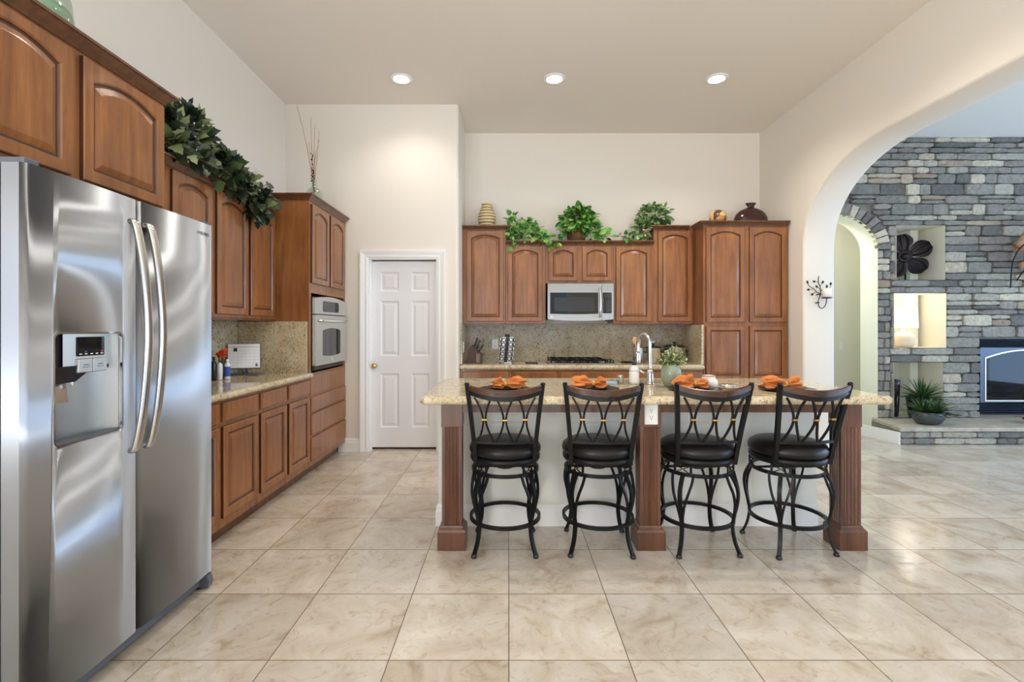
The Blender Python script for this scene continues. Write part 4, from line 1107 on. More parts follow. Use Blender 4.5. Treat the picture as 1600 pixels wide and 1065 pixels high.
bottle(-2.150,3.515,.175,.018,1,'tall dark bottle nearest to the refrigerator edge', plain('dark_bottle', srgb(28,26,26), .2), M['black'])
t = thing('flower_bunch', (-2.18,3.65,zl0), 'orange flowers in a dark pot between the bottles and the calendar', 'flowers')
fc = Vector((-2.18,3.65,zl0))
MB().lathe([(.028,.001),(.032,.01),(.034,.11),(.031,.112),(.03,.10),(.01,.09)], fc, 20).build('flower_pot', M['black'], t)
mb = MB(); sm_ = MB(); q = random.Random(9)
for k in range(5):
    h = fc+Vector((q.uniform(.0,.055), q.uniform(-.06,.03), q.uniform(.165,.225)))
    sm_.tube([fc+Vector((0,0,.09)), h], .003, 5)
    for j in range(22): d = rdir(q, .25); leaf(mb, h, d, rdir(q), q.uniform(.022,.036), .011, .15)
mb.build('bloom', island_col('orange_petal', [(0,srgb(206,62,20)),(1,srgb(244,106,40))], .6), t, recalc=False); sm_.build('stem', g_stem, t)
# ---------------------------------------------------------------- decor on top of the cabinets
M['ceramic_brown'] = plain('brown_glaze', srgb(58,30,26), .16)
zt = ztall+.047                                        # crown line of the tall units
def riser(t_, x0, x1, y0, y1, z0, z1): return MB().box(x0, x1, y0, y1, z0, z1).build('top_board', M['wood_dark'], t_)
for o in list(S.objects):
    if o.get('category') == 'cabinet' and o.name.split('.')[0] in ('wall_cabinet', 'pantry_cabinet', 'oven_cabinet'):
        cc = [c for c in o.children if c.name.startswith('crown')]; bd = [c for c in o.children if c.name.startswith('carcass')]
        if cc and bd:
            xs_v = [v.co for v in bd[0].data.vertices]; off = o.location
            lo = [min(v[i] for v in xs_v)+off[i] for i in range(3)]; hi = [max(v[i] for v in xs_v)+off[i] for i in range(3)]
            MB().box(lo[0], hi[0], lo[1], hi[1], hi[2]+.0005, hi[2]+.044).build('top_board', M['wood_dark'], o)
tt, tm, tl = ztall+.0445, zmid+.0445, zl+.0445
jm = NT('ribbed_jar'); wv = jm.n('ShaderNodeTexWave', bands_direction='Z'); jm.l(jm.coord(), wv.inputs[0]); wv.inputs['Scale'].default_value = 9; wv.inputs['Distortion'].default_value = 1.2
jm.l(jm.ramp(wv.outputs[1], [(.15,srgb(138,112,70)),(.5,srgb(190,172,128)),(.9,srgb(214,200,160))]), jm.b.inputs['Base Color']); jm.set(Roughness=.5)
jp = []
for k in range(41):
    s = k/40; r = .055+.048*math.sin(PI*min(1,s*1.02)**.75) if s < .9 else .060; r += .0035*math.sin(k*1.7)
    jp.append((max(.05,r), .27*s))
jp += [(.064,.282),(.058,.282),(.05,.26),(.01,.25)]
o = MB().lathe([(.05,0)]+jp[1:], (-.255,5.62,tt), 34).build('ribbed_jar', jm.m); tag(o, 'tan ribbed ceramic jar on the tall cabinet at the far left', 'jar')
bm_ = NT('mosaic_ball'); vo = bm_.n('ShaderNodeTexVoronoi'); bm_.l(bm_.coord(), vo.inputs['Vector']); vo.inputs['Scale'].default_value = 17
sc2 = bm_.n('ShaderNodeSeparateColor'); bm_.l(vo.outputs['Color'], sc2.inputs[0])
bm_.l(bm_.ramp(sc2.outputs[0], [(0,srgb(92,58,34)),(.35,srgb(176,128,74)),(.65,srgb(214,180,120))], 'CONSTANT'), bm_.b.inputs['Base Color']); bm_.set(Roughness=.3)
o = MB().ball((2.37,5.47,tt-.01+.094), .094, 28, 18).build('mosaic_ball', bm_.m); tag(o, 'brown and gold mosaic ball on the pantry cabinet', 'ball')
o = MB().lathe([(.10,0),(.175,.02),(.19,.06),(.186,.10),(.165,.145),(.125,.182),(.075,.206),(.040,.216),(.036,.226),(.040,.24),(.056,.258),(.060,.270),(.048,.266),(.03,.24),(.01,.23)], (2.757,5.50,tt-.01), 40, 1, .55).build('flask_vase', M['ceramic_brown']); tag(o, 'wide dark brown flask vase with a flared neck on the pantry cabinet', 'vase')
# green plants
def vine(fm, sm, pts, q, n, L, w, spread, shape='heart', step=5):
    P = smooth_path(pts, step); sm.tube(P, .003, 5)
    for k in range(n):
        i = q.randrange(len(P)-1); p = P[i].lerp(P[i+1], q.random()); d = rdir(q, .2)
        e = p+d*q.uniform(.25,1)*spread; sm.tube([p,e], .0014, 4)
        s = q.uniform(.7,1.2); leaf(fm, e, d+Vector((0,-.4,-.2)), Vector((0,-.7,.6))+rdir(q)*.7, L*s, w*s, .2, .15, shape)
def clump(fm, sm, c, rad, q, n, L, w, shape='heart', zmin=None, nrm=(0,-.5,.8)):
    for k in range(n):
        d = rdir(q, .15); e = Vector((c[0]+d.x*rad[0]*q.uniform(.45,1), c[1]+d.y*rad[1]*q.uniform(.45,1), c[2]+d.z*rad[2]*q.uniform(.45,1)))
        if zmin is not None and e.z < zmin: e.z = zmin+q.uniform(.0,.05)
        if k % 3 == 0: sm.tube([Vector((c[0],c[1],max(c[2]-rad[2]*.8, zmin or -9))), e], .0018, 4)
        s = q.uniform(.7,1.25); leaf(fm, e, d+Vector((0,-.3,-.25)), Vector(nrm)+rdir(q)*.7, L*s, w*s, .25, .15, shape)
q = random.Random(21)
t = thing('trailing_ivy', (.15,5.62,tm), 'loose bright green ivy trailing left of the basket plant', 'plant')
fm, sm_ = MB(), MB(); y = 5.58; z = tm
vine(fm, sm_, [(.0,y,z+.02),(.05,y-.02,z+.16),(.10,y,z+.25),(.18,y,z+.26),(.30,y,z+.18),(.40,y-.05,z+.05)], q, 46, .062, .052, .07)
vine(fm, sm_, [(.10,y,z+.02),(.12,y,z+.12),(.20,y-.02,z+.18),(.33,y-.04,z+.12)], q, 40, .07, .06, .07)
vine(fm, sm_, [(-.02,5.46,z+.10),(.03,5.44,z+.05),(.04,5.42,z-.06),(.06,5.42,z-.10)], q, 14, .055, .045, .04)
vine(fm, sm_, [(.1,5.52,z+.02),(.22,5.48,z+.04),(.36,5.44,z+.03),(.45,5.42,z+.03)], q, 44, .062, .052, .07)
vine(fm, sm_, [(.36,5.44,z+.04),(.44,5.42,z-.02),(.50,5.42,z-.07),(.54,5.42,z-.03)], q, 18, .055, .045, .045)
vine(fm, sm_, [(0,y,z+.1),(-.012,y-.06,z+.2),(.02,y-.04,z+.29),(.05,y,z+.27)], q, 16, .062, .052, .05)
fm.build('foliage', g_bright, t, recalc=False); sm_.build('stem', g_stem, t)
t = thing('basket_plant', (.78,5.60,tm), 'full round green plant in a woven basket above the microwave', 'plant')
bk = NT('basket_weave'); wv = bk.n('ShaderNodeTexWave', bands_direction='Z'); bk.l(bk.coord(), wv.inputs[0]); wv.inputs['Scale'].default_value = 26; wv.inputs['Distortion'].default_value = 3
bk.l(bk.ramp(wv.outputs[1], [(.2,srgb(58,36,22)),(.8,srgb(124,84,50))]), bk.b.inputs['Base Color']); bk.set(Roughness=.8); bk.bump(wv.outputs[1], .6, .006)
MB().lathe([(.082,.001),(.10,.02),(.108,.07),(.10,.115),(.092,.115),(.09,.08),(.01,.07)], (.78,5.58,tm), 30).build('basket', bk.m, t)
fm, sm_ = MB(), MB()
clump(fm, sm_, (.80,5.58,tm+.24), (.23,.19,.17), q, 300, .062, .055, zmin=tm+.075)
clump(fm, sm_, (.82,5.56,tm+.30), (.16,.16,.12), q, 110, .065, .058)
vine(fm, sm_, [(.70,5.50,tm+.14),(.62,5.46,tm+.12),(.56,5.45,tm+.06)], q, 26, .06, .05, .06)
vine(fm, sm_, [(.9,5.5,tm+.10),(1.0,5.46,tm+.08),(1.08,5.45,tm+.04)], q, 46, .062, .052, .08)
vine(fm, sm_, [(1.05,5.46,tm+.04),(1.16,5.45,tm+.05),(1.26,5.45,tm+.05),(1.33,5.45,tm+.03),(1.36,5.45,tm+.03)], q, 16, .055, .046, .045)
fm.build('foliage', g_bright, t, recalc=False); sm_.build('stem', g_stem, t)
t = thing('potted_plant', (1.575,5.60,tm), 'pale variegated plant in a tan pot beside the tall cabinet, right of the microwave', 'plant')
MB().lathe([(.045,.001),(.055,.10),(.062,.11),(.062,.14),(.054,.14),(.05,.10),(.01,.09)], (1.575,5.60,tm), 24).build('pot', plain('tan_pot', srgb(166,132,100), .6), t)
fm, sm_ = MB(), MB()
clump(fm, sm_, (1.68,5.60,tm+.30), (.20,.14,.13), q, 270, .066, .044, 'oval', zmin=tm+.21)
clump(fm, sm_, (1.53,5.55,tm+.14), (.085,.11,.14), q, 110, .062, .042, 'oval', zmin=tm+.01)
fm.build('foliage', g_pale, t, recalc=False); sm_.build('stem', g_stem, t)
# dark ivy on the left wall cabinets
t = thing('ivy_plant', (-2.15,3.1,tl), 'large dark green silk ivy spilling over the left wall cabinets', 'plant')
fm, sm_ = MB(), MB(); q = random.Random(33)
clump(fm, sm_, (-2.12,2.92,tl+.13), (.12,.27,.20), q, 330, .078, .072, 'ivy', zmin=tl+.02, nrm=(.8,-.5,.4))
clump(fm, sm_, (-2.12,3.18,tl+.20), (.12,.26,.26), q, 330, .078, .072, 'ivy', zmin=tl+.02, nrm=(.8,-.5,.4))
clump(fm, sm_, (-2.06,3.45,tl+.10), (.13,.25,.16), q, 230, .075, .068, 'ivy', zmin=tl+.02, nrm=(.8,-.5,.4))
vine(fm, sm_, [(-2.05,3.4,tl+.10),(-1.97,3.58,tl+.08),(-1.93,3.70,tl-.0),(-1.93,3.74,tl-.08),(-1.93,3.66,tl-.15)], q, 120, .075, .068, .08, 'ivy')
vine(fm, sm_, [(-2.05,3.3,tl+.18),(-2.0,3.6,tl+.12),(-1.97,3.80,tl+.06),(-1.95,3.92,tl+.03)], q, 60, .075, .066, .06, 'ivy')
vine(fm, sm_, [(-1.97,2.75,tl+.06),(-1.94,3.0,tl+.05),(-1.94,3.3,tl+.03),(-1.94,3.6,tl-.02)], q, 120, .078, .07, .07, 'ivy')
leaf(fm, (-2.0,3.98,tl+.17), (.3,.8,.1), (.8,-.5,.4), .09, .08, .1, .15, 'ivy'); sm_.tube([(-2.02,3.8,tl+.12),(-2.0,3.98,tl+.17)], .002, 4)
fm.build('foliage', g_dark, t, recalc=False); sm_.build('stem', g_stem, t)
# glass bottle with twigs on the oven cabinet
M['glass_green'] = thin_glass('pale_green_glass', (.80,.90,.84,1), .10)
to = 2.405+.0445
t = thing('twig_vase', (-1.80,4.46,to), 'slim pale glass bottle with bare twigs on the oven cabinet', 'vase')
tc_ = (-1.80,4.46,to)
MB().lathe([(.05,.001),(.070,.012),(.072,.07),(.066,.10),(.040,.135),(.022,.155),(.020,.205),(.026,.215)], tc_, 28, cap=False).build('bottle', M['glass_green'], t)
tb = plain('twig_bark', srgb(150,120,92), .8); q = random.Random(4)
tips = [(-.17,.02,.92),(-.03,.0,.80),(.0,.02,.74),(.035,.03,.68),(.055,-.02,.58),(-.05,.0,.56),(.0,.05,.50)]
for dx, dy, h in tips:
    mb = MB().tube(smooth_path([(tc_[0]+q.uniform(-.01,.01),tc_[1],to+.02),(tc_[0]+dx*.10,tc_[1]+dy*.3,to+.22),(tc_[0]+dx*.4+q.uniform(-.015,.015),tc_[1]+dy*.6,to+.22+(h-.22)*.5),(tc_[0]+dx,tc_[1]+dy,to+h)],5), [.0036]*6+[.0028]*5+[.0018]*5, 5)
    mb.build('twig', tb, t)
mb = MB()
for k in range(40):
    z = q.uniform(.20,.46); mb.ball((tc_[0]-.010-.05*max(0,z-.25)+q.uniform(-.012,.012),tc_[1]-.006+q.uniform(-.012,.012),to+z), .006, 6, 4)
o = mb.build('berries', M['iron'], t); o['kind'] = 'stuff'
# glass bowl vase above the fridge cabinet
t = thing('glass_vase', (-2.07,2.06,2.46), 'pale green glass vase on the cabinet above the refrigerator', 'vase')
vz = (-2.07,2.08,2.4595)
MB().lathe([(.07,.001),(.09,.01),(.13,.10),(.150,.20),(.140,.29),(.10,.36),(.07,.40),(.08,.43)], vz, 34, cap=False).build('vase_body', M['glass_green'], t)
MB().lathe([(.068,.005),(.088,.016),(.127,.10),(.146,.20),(.14,.235),(.01,.236)], vz, 34).build('filling', plain('glass_pebbles', srgb(150,182,150), .25), t)
# ---------------------------------------------------------------- living room: stone wall with arch, niches and firebox
st_cols = [(0,srgb(106,105,101)),(.2,srgb(128,127,121)),(.4,srgb(152,150,141)),(.55,srgb(138,131,125)),(.68,srgb(166,164,153)),(.82,srgb(188,182,166)),(.93,srgb(208,199,178)),(1,srgb(158,140,124))]
M['stone'] = island_col('ledge_stone', st_cols, .8, (26,.72,1.15), (30,.8,.03))
M['mortar'] = plain('mortar', srgb(132,128,114), .95)
AXC, AHW, ASP, ARS = 4.02, .526, 2.26, .44         # arch in the stone wall: centre, half width, spring, rise
niches = [(4.770,5.368,1.890,2.560,.42),(4.740,5.380,1.055,1.725,.42),(4.740,5.340,.190,.875,.44)]
fbx = (5.815,7.0,.225,1.172)
# backing with openings cut as a grid
def blocked(x, z):
    if abs(x-AXC) < AHW:
        zt_ = ASP+ARS*math.sqrt(max(0,1-((x-AXC)/AHW)**2))
        if z < zt_: return True
    for n in niches:
        if n[0] < x < n[1] and n[2] < z < n[3]: return True
    return fbx[0] < x < fbx[1] and fbx[2] < z < fbx[3]
SYB = SY+.05
mb = MB(); XL, XR = 3.36, 7.6
# arch piece
apts = [(AXC-AHW*math.cos(PI*k/24), ASP+ARS*math.sin(PI*k/24)) for k in range(25)]
for y in (SYB, SYB+.25):
    mb.add([(XL,y,0),(AXC-AHW,y,0),(AXC-AHW,y,ASP),(XL,y,ASP)], [(0,1,2,3)])
    mb.add([(XL,y,ASP),(AXC-AHW,y,ASP),(AXC-AHW,y,CZ),(XL,y,CZ)], [(0,1,2,3)])
    n = len(apts); mb.add([(x,y,z) for x, z in apts]+[(x,y,CZ) for x, z in apts], [(i,i+1,n+i+1,n+i) for i in range(n-1)])
struct(MB().rings([[(x,y,z) for x, z in [(AXC-AHW,0)]+apts+[(AXC+AHW,0)]] for y in (SYB-.045, SYB+.25)], False, False, False, closed=False).build('wall_hall_reveal', M['yellow'], recalc=False))
gx = sorted({AXC+AHW, XR, *[n[i] for n in niches for i in (0,1)], fbx[0], fbx[1]}); gz = sorted({0, CZ, *[n[i] for n in niches for i in (2,3)], fbx[2], fbx[3]})
for a, b in zip(gx, gx[1:]):
    for c, d in zip(gz, gz[1:]):
        if not blocked((a+b)/2, (c+d)/2): mb.add([(a,SYB,c),(b,SYB,c),(b,SYB,d),(a,SYB,d)], [(0,1,2,3)])
struct(mb.build('wall_stone', M['mortar'], recalc=False))
# stones
sb = MB(); q = random.Random(77)
def stone(x0, x1, z0, z1, y=SYB, dep=None, jit=1.0):
    w, h = x1-x0, z1-z0
    if w < .03 or h < .02: return
    dep = dep or q.uniform(.038,.062); g = .0025
    nx = max(3, min(7, int(w/.06)+2)); nz = 3
    top = [q.uniform(-.006,.008)*jit for _ in range(nx)]; bot = [q.uniform(-.008,.006)*jit for _ in range(nx)]
    li = q.uniform(0,.010)*jit; ri = q.uniform(0,.010)*jit
    def grid(ins, yy, rough):
        out = []
        for j in range(nz):
            row = []
            for i in range(nx):
                u = i/(nx-1); v = j/(nz-1)
                x = lerp(x0+g+ins+li*abs(v-.3), x1-g-ins-ri*abs(v-.6), u); zb_ = z0+g+ins-min(0,bot[i])*.5; zt_ = z1-g-ins-max(0,-top[i])*.8
                z = lerp(zb_, zt_, v); ec = (abs(2*u-1)**6)*(abs(2*v-1)**2)
                z += (v-.5)*-.010*ec*2*jit
                row.append((x, yy-q.uniform(-1,1)*rough, z))
            out.append(row)
        return out
    G = grid(.007, y-dep, .006); E = grid(0, y-dep*.80, .003); B = grid(0, y+.004, 0)
    per = lambda A: A[0]+[A[1][-1]]+A[2][::-1]+[A[1][0]]
    rb_, re_, rg_ = per(B), per(E), per(G)
    b = len(sb.v); n = len(rb_)
    vs = rb_+re_+rg_+G[1][1:-1]
    idx = lambda j, i: None
    fs = [(i,(i+1)%n,n+(i+1)%n,n+i) for i in range(n)]+[(n+i,n+(i+1)%n,2*n+(i+1)%n,2*n+i) for i in range(n)]
    # front face from the grid
    gi = {}
    for i in range(nx): gi[(0,i)] = 2*n+i
    gi[(1,nx-1)] = 2*n+nx
    for i in range(nx): gi[(2,nx-1-i)] = 2*n+nx+1+i
    gi[(1,0)] = 2*n+n-1
    for i in range(1,nx-1): gi[(1,i)] = 3*n+i-1
    for j in range(2):
        for i in range(nx-1): fs.append((gi[(j,i)],gi[(j,i+1)],gi[(j+1,i+1)],gi[(j+1,i)]))
    sb.add(vs, fs)
# course heights: forced at the openings' sills and heads
forced = sorted({.0, .190, CZ, .875, 1.055, 1.725, 1.890, 2.560, fbx[3]+.01})
zs = []
for a, b in zip(forced, forced[1:]):
    z = a
    while z < b-.001:
        h = q.choice((.065,.085,.105,.125,.14)); 
        if b-z-h < .05: h = b-z
        if h > .15: h = h/2
        zs.append((z, min(b, z+h))); z += h
ro = .155                                             # depth of the voussoir ring
for z0, z1 in zs:
    if z1 <= .191: continue
    zm = (z0+z1)/2; bl = []
    # arch with its ring of voussoirs and narrow jamb blocks
    oh, orr = AHW+ro, ARS+ro
    if z0 < ASP: bl.append((AXC-oh, AXC+oh))
    elif z0 < ASP+orr:
        s = math.sqrt(max(0,1-((z0-ASP)/orr)**2)); bl.append((AXC-oh*s, AXC+oh*s))
    for n in niches:
        if n[2]-.01 < zm < n[3]+.01: bl.append((n[0], n[1]))
    if fbx[2]-.01 < zm < fbx[3]+.01: bl.append((fbx[0]-.004, fbx[1]+.004))
    if zm < .225: pass
    bl.sort(); segs = []; x = XL+.02
    for a, b in bl:
        if a > x: segs.append((x, a))
        x = max(x, b)
    if x < XR: segs.append((x, XR))
    for a, b in segs:
        x = a
        while x < b-.001:
            w = q.uniform(.16,.55) if (z1-z0) < .11 else q.uniform(.13,.42)
            if b-x-w < .09: w = b-x
            if w > .62: w /= 2
            if z1-z0 > .10 and w > .2 and q.random() < .35:
                zz = lerp(z0, z1, q.uniform(.4,.6)); stone(x, x+w, z0, zz); stone(x, x+w, zz, z1)
            else: stone(x, x+w, z0, z1)
            x += w
# jamb blocks right (and left) of the arch
for xa, xb in ((AXC+AHW, AXC+AHW+ro),(AXC-AHW-ro, AXC-AHW)):
    z = .19 if xa > AXC else 0
    while z < ASP-.01:
        h = q.uniform(.07,.13); h = ASP-z if ASP-z-h < .05 else h
        if h > .08 and q.random() < .6: xm = lerp(xa,xb,q.uniform(.4,.6)); stone(xa,xm,z,z+h,jit=.6); stone(xm,xb,z,z+h,jit=.6)
        else: stone(xa, xb, z, z+h, jit=.6)
        z += h
# voussoirs
NVS = 20
for k in range(NVS):
    a0, a1 = PI*k/NVS+.008, PI*(k+1)/NVS-.008; dep = q.uniform(.05,.085); rs = []
    for ins, yy in ((0,SYB+.004),(0,SYB-dep*.7),(.008,SYB-dep)):
        rs.append([(AXC+(AHW+ins+f*(ro-.006-2*ins))*math.cos(a), yy+q.uniform(-.004,.004), ASP+(ARS+ins+f*(ro-.006-2*ins))*math.sin(a)) for f, a in ((0,a0+ins*.8),(1,a0+ins*.6),(1,a1-ins*.6),(0,a1-ins*.8))])
    sb.rings(rs, False, True)
o = sb.build('wall_stone_facing', M['stone'], recalc=True); struct(o)
sb = MB()
# hearth face stones
hx0, hy = 4.345, 5.385
sv = sb; 
for z0, z1 in ((0,.072),(.072,.146)):
    x = hx0
    while x < 7.59:
        w = q.uniform(.14,.40); w = min(w, 7.6-x); stone(x, x+w, z0, z1, hy+.03, .045, .7); x += w
# niche boxes
for i, (a, b, c, d, dp_) in enumerate(niches):
    mb = MB(); y0, y1 = SYB-.055, SYB+dp_
    F_ = [(a,y0,c),(b,y0,c),(b,y0,d),(a,y0,d)]; K_ = [(a,y1,c),(b,y1,c),(b,y1,d),(a,y1,d)]
    mb.add(F_+K_, [(0,1,5,4),(1,2,6,5),(2,3,7,6),(3,0,4,7),(4,5,6,7)])
    struct(mb.build('wall_niche_%d' % (i+1), M['niche'], recalc=False))
# hearth slab and base
hp = [(4.345,hy-.03),(7.6,hy-.03),(7.6,SYB-.003),(4.50,SYB-.003)]
hm = NT('hearth_stone'); f = hm.noise(hm.coord(), 12, 7, .65, .6); hm.l(hm.ramp(f, [(.3,srgb(150,144,132)),(.6,srgb(186,178,162)),(.8,srgb(204,196,180))]), hm.b.inputs['Base Color']); hm.set(Roughness=.6); hm.bump(f, .3, .01)
o = MB().prism(hp, lambda u, v, d: (u, v, d), .146, .190).build('hearth', hm.m, bevel=.008); tag(o, 'raised stone hearth slab along the foot of the stone wall', 'hearth')
MB().prism([(4.36,hy+.03),(7.6,hy+.03),(7.6,SYB-.003),(4.50,SYB-.003)], lambda u, v, d: (u, v, d), 0, .1455).build('hearth_base', M['mortar'], o)
sb.build('hearth_stones', M['stone'], o)
struct(MB().prism([(4.345,5.37),(4.36,5.37),(4.10,6.70),(4.08,6.70)], lambda u, v, d: (u, v, d), 0, .138).build('baseboard_hearth', M['trim'], bevel=.003))
# firebox
t = thing('fireplace_insert', (6.4,SY,.2), 'black gas fireplace insert with louvred metal frame in the stone wall', 'fireplace')
M['fp'] = plain('blue_grey_metal', srgb(74,82,96), .35, .6)
x0, x1, z0, z1 = fbx; yb_ = SYB-.03
mb = MB(); mb.box(x0, x1, yb_+.02, yb_+.60, z0, z0+.02); mb.box(x0, x1, yb_+.02, yb_+.60, z1-.02, z1); mb.box(x0, x0+.02, yb_+.02, yb_+.60, z0, z1); mb.box(x1-.02, x1, yb_+.02, yb_+.60, z0, z1); mb.box(x0, x1, yb_+.58, yb_+.60, z0, z1)
mb.build('firebox', M['black'], t)
gx0, gx1, gz0, gz1 = x0+.055, x1-.055, .395, 1.035
def archtop(o):
    N = 16; return [(gx0+o, gz0+o),(gx1-o, gz0+o)]+[(lerp(gx1-o, gx0+o, k/N), gz1-o-.0-.10*(2*k/N-1)**2) for k in range(N+1)]
N = 16; outer = [(x0, z0+.155),(x1, z0+.155)]+[(lerp(x1, x0, k/N), z1-.115) for k in range(N+1)]
mb = MB(); mb.rings([[(x, yb_-d, z) for x, z in p] for p, d in ((outer,-.02),(outer,.008),(archtop(0),.008),(archtop(0),-.02))], False, False); mb.build('frame', M['fp'], t)
mb = MB(); mb.rings([[(x, yb_-d, z) for x, z in p] for p, d in ((archtop(0),.006),(archtop(0),.014),(archtop(.014),.014),(archtop(.014),.0))], False, False); mb.build('trim_band', plain('pale_brass', srgb(206,202,180), .3, .6), t)
for k in range(5):
    for zz in (z0+.014+k*.028, z1-.104+k*.021):
        MB().rings([[(x, yb_-.010, zz),(x, yb_+.012, zz+.012),(x, yb_+.018, zz+.006),(x, yb_-.004, zz-.005)] for x in (x0+.004, x1-.004)]).build('louver', M['fp'], t)
MB().prism(archtop(.004), FY(yb_+.012), 0, .004).build('glass', thin_glass('fire_glass', (.34,.42,.52,1), .018, .03, .08), t)
ash = island_col('charred_log', [(0,srgb(58,54,54)),(1,srgb(120,112,108))], .9, (30,.7,1.2), (20,.6,.02))
q = random.Random(8)
for k in range(6):
    x = 5.98+k*.14+q.uniform(-.04,.04); y_ = yb_+.20+.12*(k % 3); zz = .43+.07*(k % 2)
    a = q.uniform(-.6,.6); L = q.uniform(.16,.26)
    MB().tube([(x-L*math.cos(a),y_-.05*math.sin(a),zz-.02),(x,y_,zz+.01),(x+L*math.cos(a),y_+.05,zz+q.uniform(.0,.10))], [.032,.042,.030], 9).build('log', ash, t)
mb = MB().box(x0+.06, x1-.06, yb_+.10, yb_+.50, .385, .40)
mb.build('burner_tray', M['iron'], t)
# ---- niche contents
t = thing('metal_flower', (5.1,6.22,1.89), 'dark bronze metal flower leaning in the upper niche', 'wall decoration')
bz = plain('dark_bronze', srgb(46,40,42), .35, .7); fcx, fcy, fcz = 5.107, 6.22, 2.22
def turn(p):                                           # the flower leans with its right side forward
    dx, dy = p[0]-fcx, p[1]-fcy; c_, s_ = math.cos(-.70), math.sin(-.70)
    return (fcx+dx*c_-dy*s_, fcy+dx*s_+dy*c_, p[2])
mb_l = []
for k in range(5):
    a = math.radians(72*k+98); mb = MB(); rs = []
    for i in range(11):
        s = i/10; L = .065+.215*s; w = .028+.095*math.sin(PI*min(1,s*.93+.04))**.8*(.6+.5*s); row = []
        for j in range(13):
            v = 2*j/12-1; rip = .012*math.cos(v*PI*3)*(.3+s)
            row.append((L, w*v, .05*s*s-.04*(v*v)*0+rip-.02*math.cos(v*PI/2)))
        rs.append(row)
    for yy in (0,.006):
        b = [[(fcx+l*math.cos(a)-w_*math.sin(a), fcy-h-.02+yy, fcz+l*math.sin(a)+w_*math.cos(a)) for l, w_, h in r] for r in rs]
        mb.rings([[turn(v) for v in r] for r in b], False, False, True, closed=False)
    mb.build('petal', bz, t, recalc=False)
mb = MB().lathe([(.075,0),(.078,.012),(.062,.022),(.056,.012),(.045,.016),(.030,.036),(.004,.044)], n=26); mb.v = [turn((fcx+x, fcy-.015-z, fcz+y_)) for x, y_, z in mb.v]; mb.build('flower_center', bz, t)
mb = MB().tube([(fcx,fcy,fcz),(fcx+.02,fcy+.02,1.893)], .010, 8); mb.build('stem', bz, t)
t = thing('table_lamp', (5.0,6.12,1.0555), 'lit table lamp with white drum shade in the middle niche', 'lamp')
lc = (5.0,6.12,1.0555)
MB().lathe([(.075,.001),(.10,.01),(.125,.06),(.128,.10),(.112,.15),(.07,.185),(.028,.20),(.022,.225),(.012,.23)], lc, 34).build('lamp_base', plain('cream_ceramic', srgb(214,196,172), .3), t)
MB().lathe([(.152,.245),(.146,.505)], lc, 40, cap=False).build('lamp_shade', emit('lit_shade', (1,.94,.84,1), .95), t)
MB().tube([(lc[0],lc[1],lc[2]+.22),(lc[0],lc[1],lc[2]+.515)], .005, 8).build('harp', M['brass'], t)
def point(name, loc, e, r, col):
    d = bpy.data.lights.new(name, 'POINT'); d.energy = e; d.shadow_soft_size = r; d.color = col
    o = bpy.data.objects.new(name, d); C.objects.link(o); o.location = loc; return o
point('lamp_bulb', (lc[0],lc[1],lc[2]+.40), 2.4, .04, (1,.92,.80))
t = thing('tall_vase', (4.78,6.2,.19), 'tall dark vase at the left of the lower niche', 'vase')
MB().lathe([(.046,.001),(.052,.01),(.060,.20),(.066,.40),(.070,.46),(.064,.46),(.058,.40),(.01,.38)], (4.822,6.05,.1905), 26).build('vase_body', plain('dark_vase', srgb(34,26,26), .15), t)
MB().lathe([(.0710,.45),(.0725,.456),(.0705,.462)], (4.822,6.05,.1905), 26, cap=False).build('rim', M['ceramic_brown'], t)
t = thing('planter', (5.03,5.95,.19), 'dark tapered planter behind the bowl plant at the stone wall', 'plant')
MB().lathe([(.075,.001),(.085,.02),(.108,.22),(.118,.26),(.110,.26),(.10,.22),(.01,.20)], (5.06,5.985,.1905), 28).build('planter_pot', plain('dark_pot', srgb(30,28,30), .25), t)
gr = island_col('palm_blade', [(0,srgb(30,58,26)),(.5,srgb(52,88,42)),(.85,srgb(92,124,66)),(1,srgb(150,166,120))], .45)
def blades(t_, c, n, L, q, up=.45, yb=None):
    mb = MB()
    for k in range(n):
        d = rdir(q, up); d.z = abs(d.z)*.9+.12; d.y -= .15; d.normalize(); s = q.uniform(.65,1.1)*L; P = []
        for i in range(5):
            f_ = i/4; p_ = Vector(c)+d*s*f_+Vector((0,0,-.25*s*f_*f_*(1-d.z*.6)))
            if yb is not None and p_.y > yb: p_.y = yb
            P.append(p_)
        sd = d.cross(Vector((0,0,1))).normalized(); w = .011
        rs = [[p+sd*w*f_, p+Vector((0,0,-.004)), p-sd*w*f_] for p, f_ in zip(P, (.5,1,.85,.55,.05))]
        mb.rings(rs, False, False, True, closed=False)
    return mb.build('foliage', gr, t_, recalc=False)
q = random.Random(12)
blades(t, (5.05,5.90,.43), 130, .30, q, .6)
t = thing('bowl_plant', (5.15,5.60,.19), 'spiky green plant in a low grey bowl on the hearth', 'plant')
MB().lathe([(.09,.001),(.125,.015),(.160,.07),(.168,.12),(.160,.145),(.150,.145),(.150,.11),(.01,.10)], (4.85,5.58,.1905), 32, 1, .85).build('bowl', plain('grey_glaze', srgb(74,78,80), .25), t)
MB().lathe([(.148,.112),(.10,.124),(.01,.128)], (4.85,5.58,.1905), 24, 1, .85).build('soil', plain('soil', srgb(78,62,44), .9), t)
blades(t, (4.80,5.58,.31), 110, .24, q, .4); 
mb = MB()
for k in range(60):
    pass
blades(t, (4.93,5.57,.31), 120, .22, q, .4)
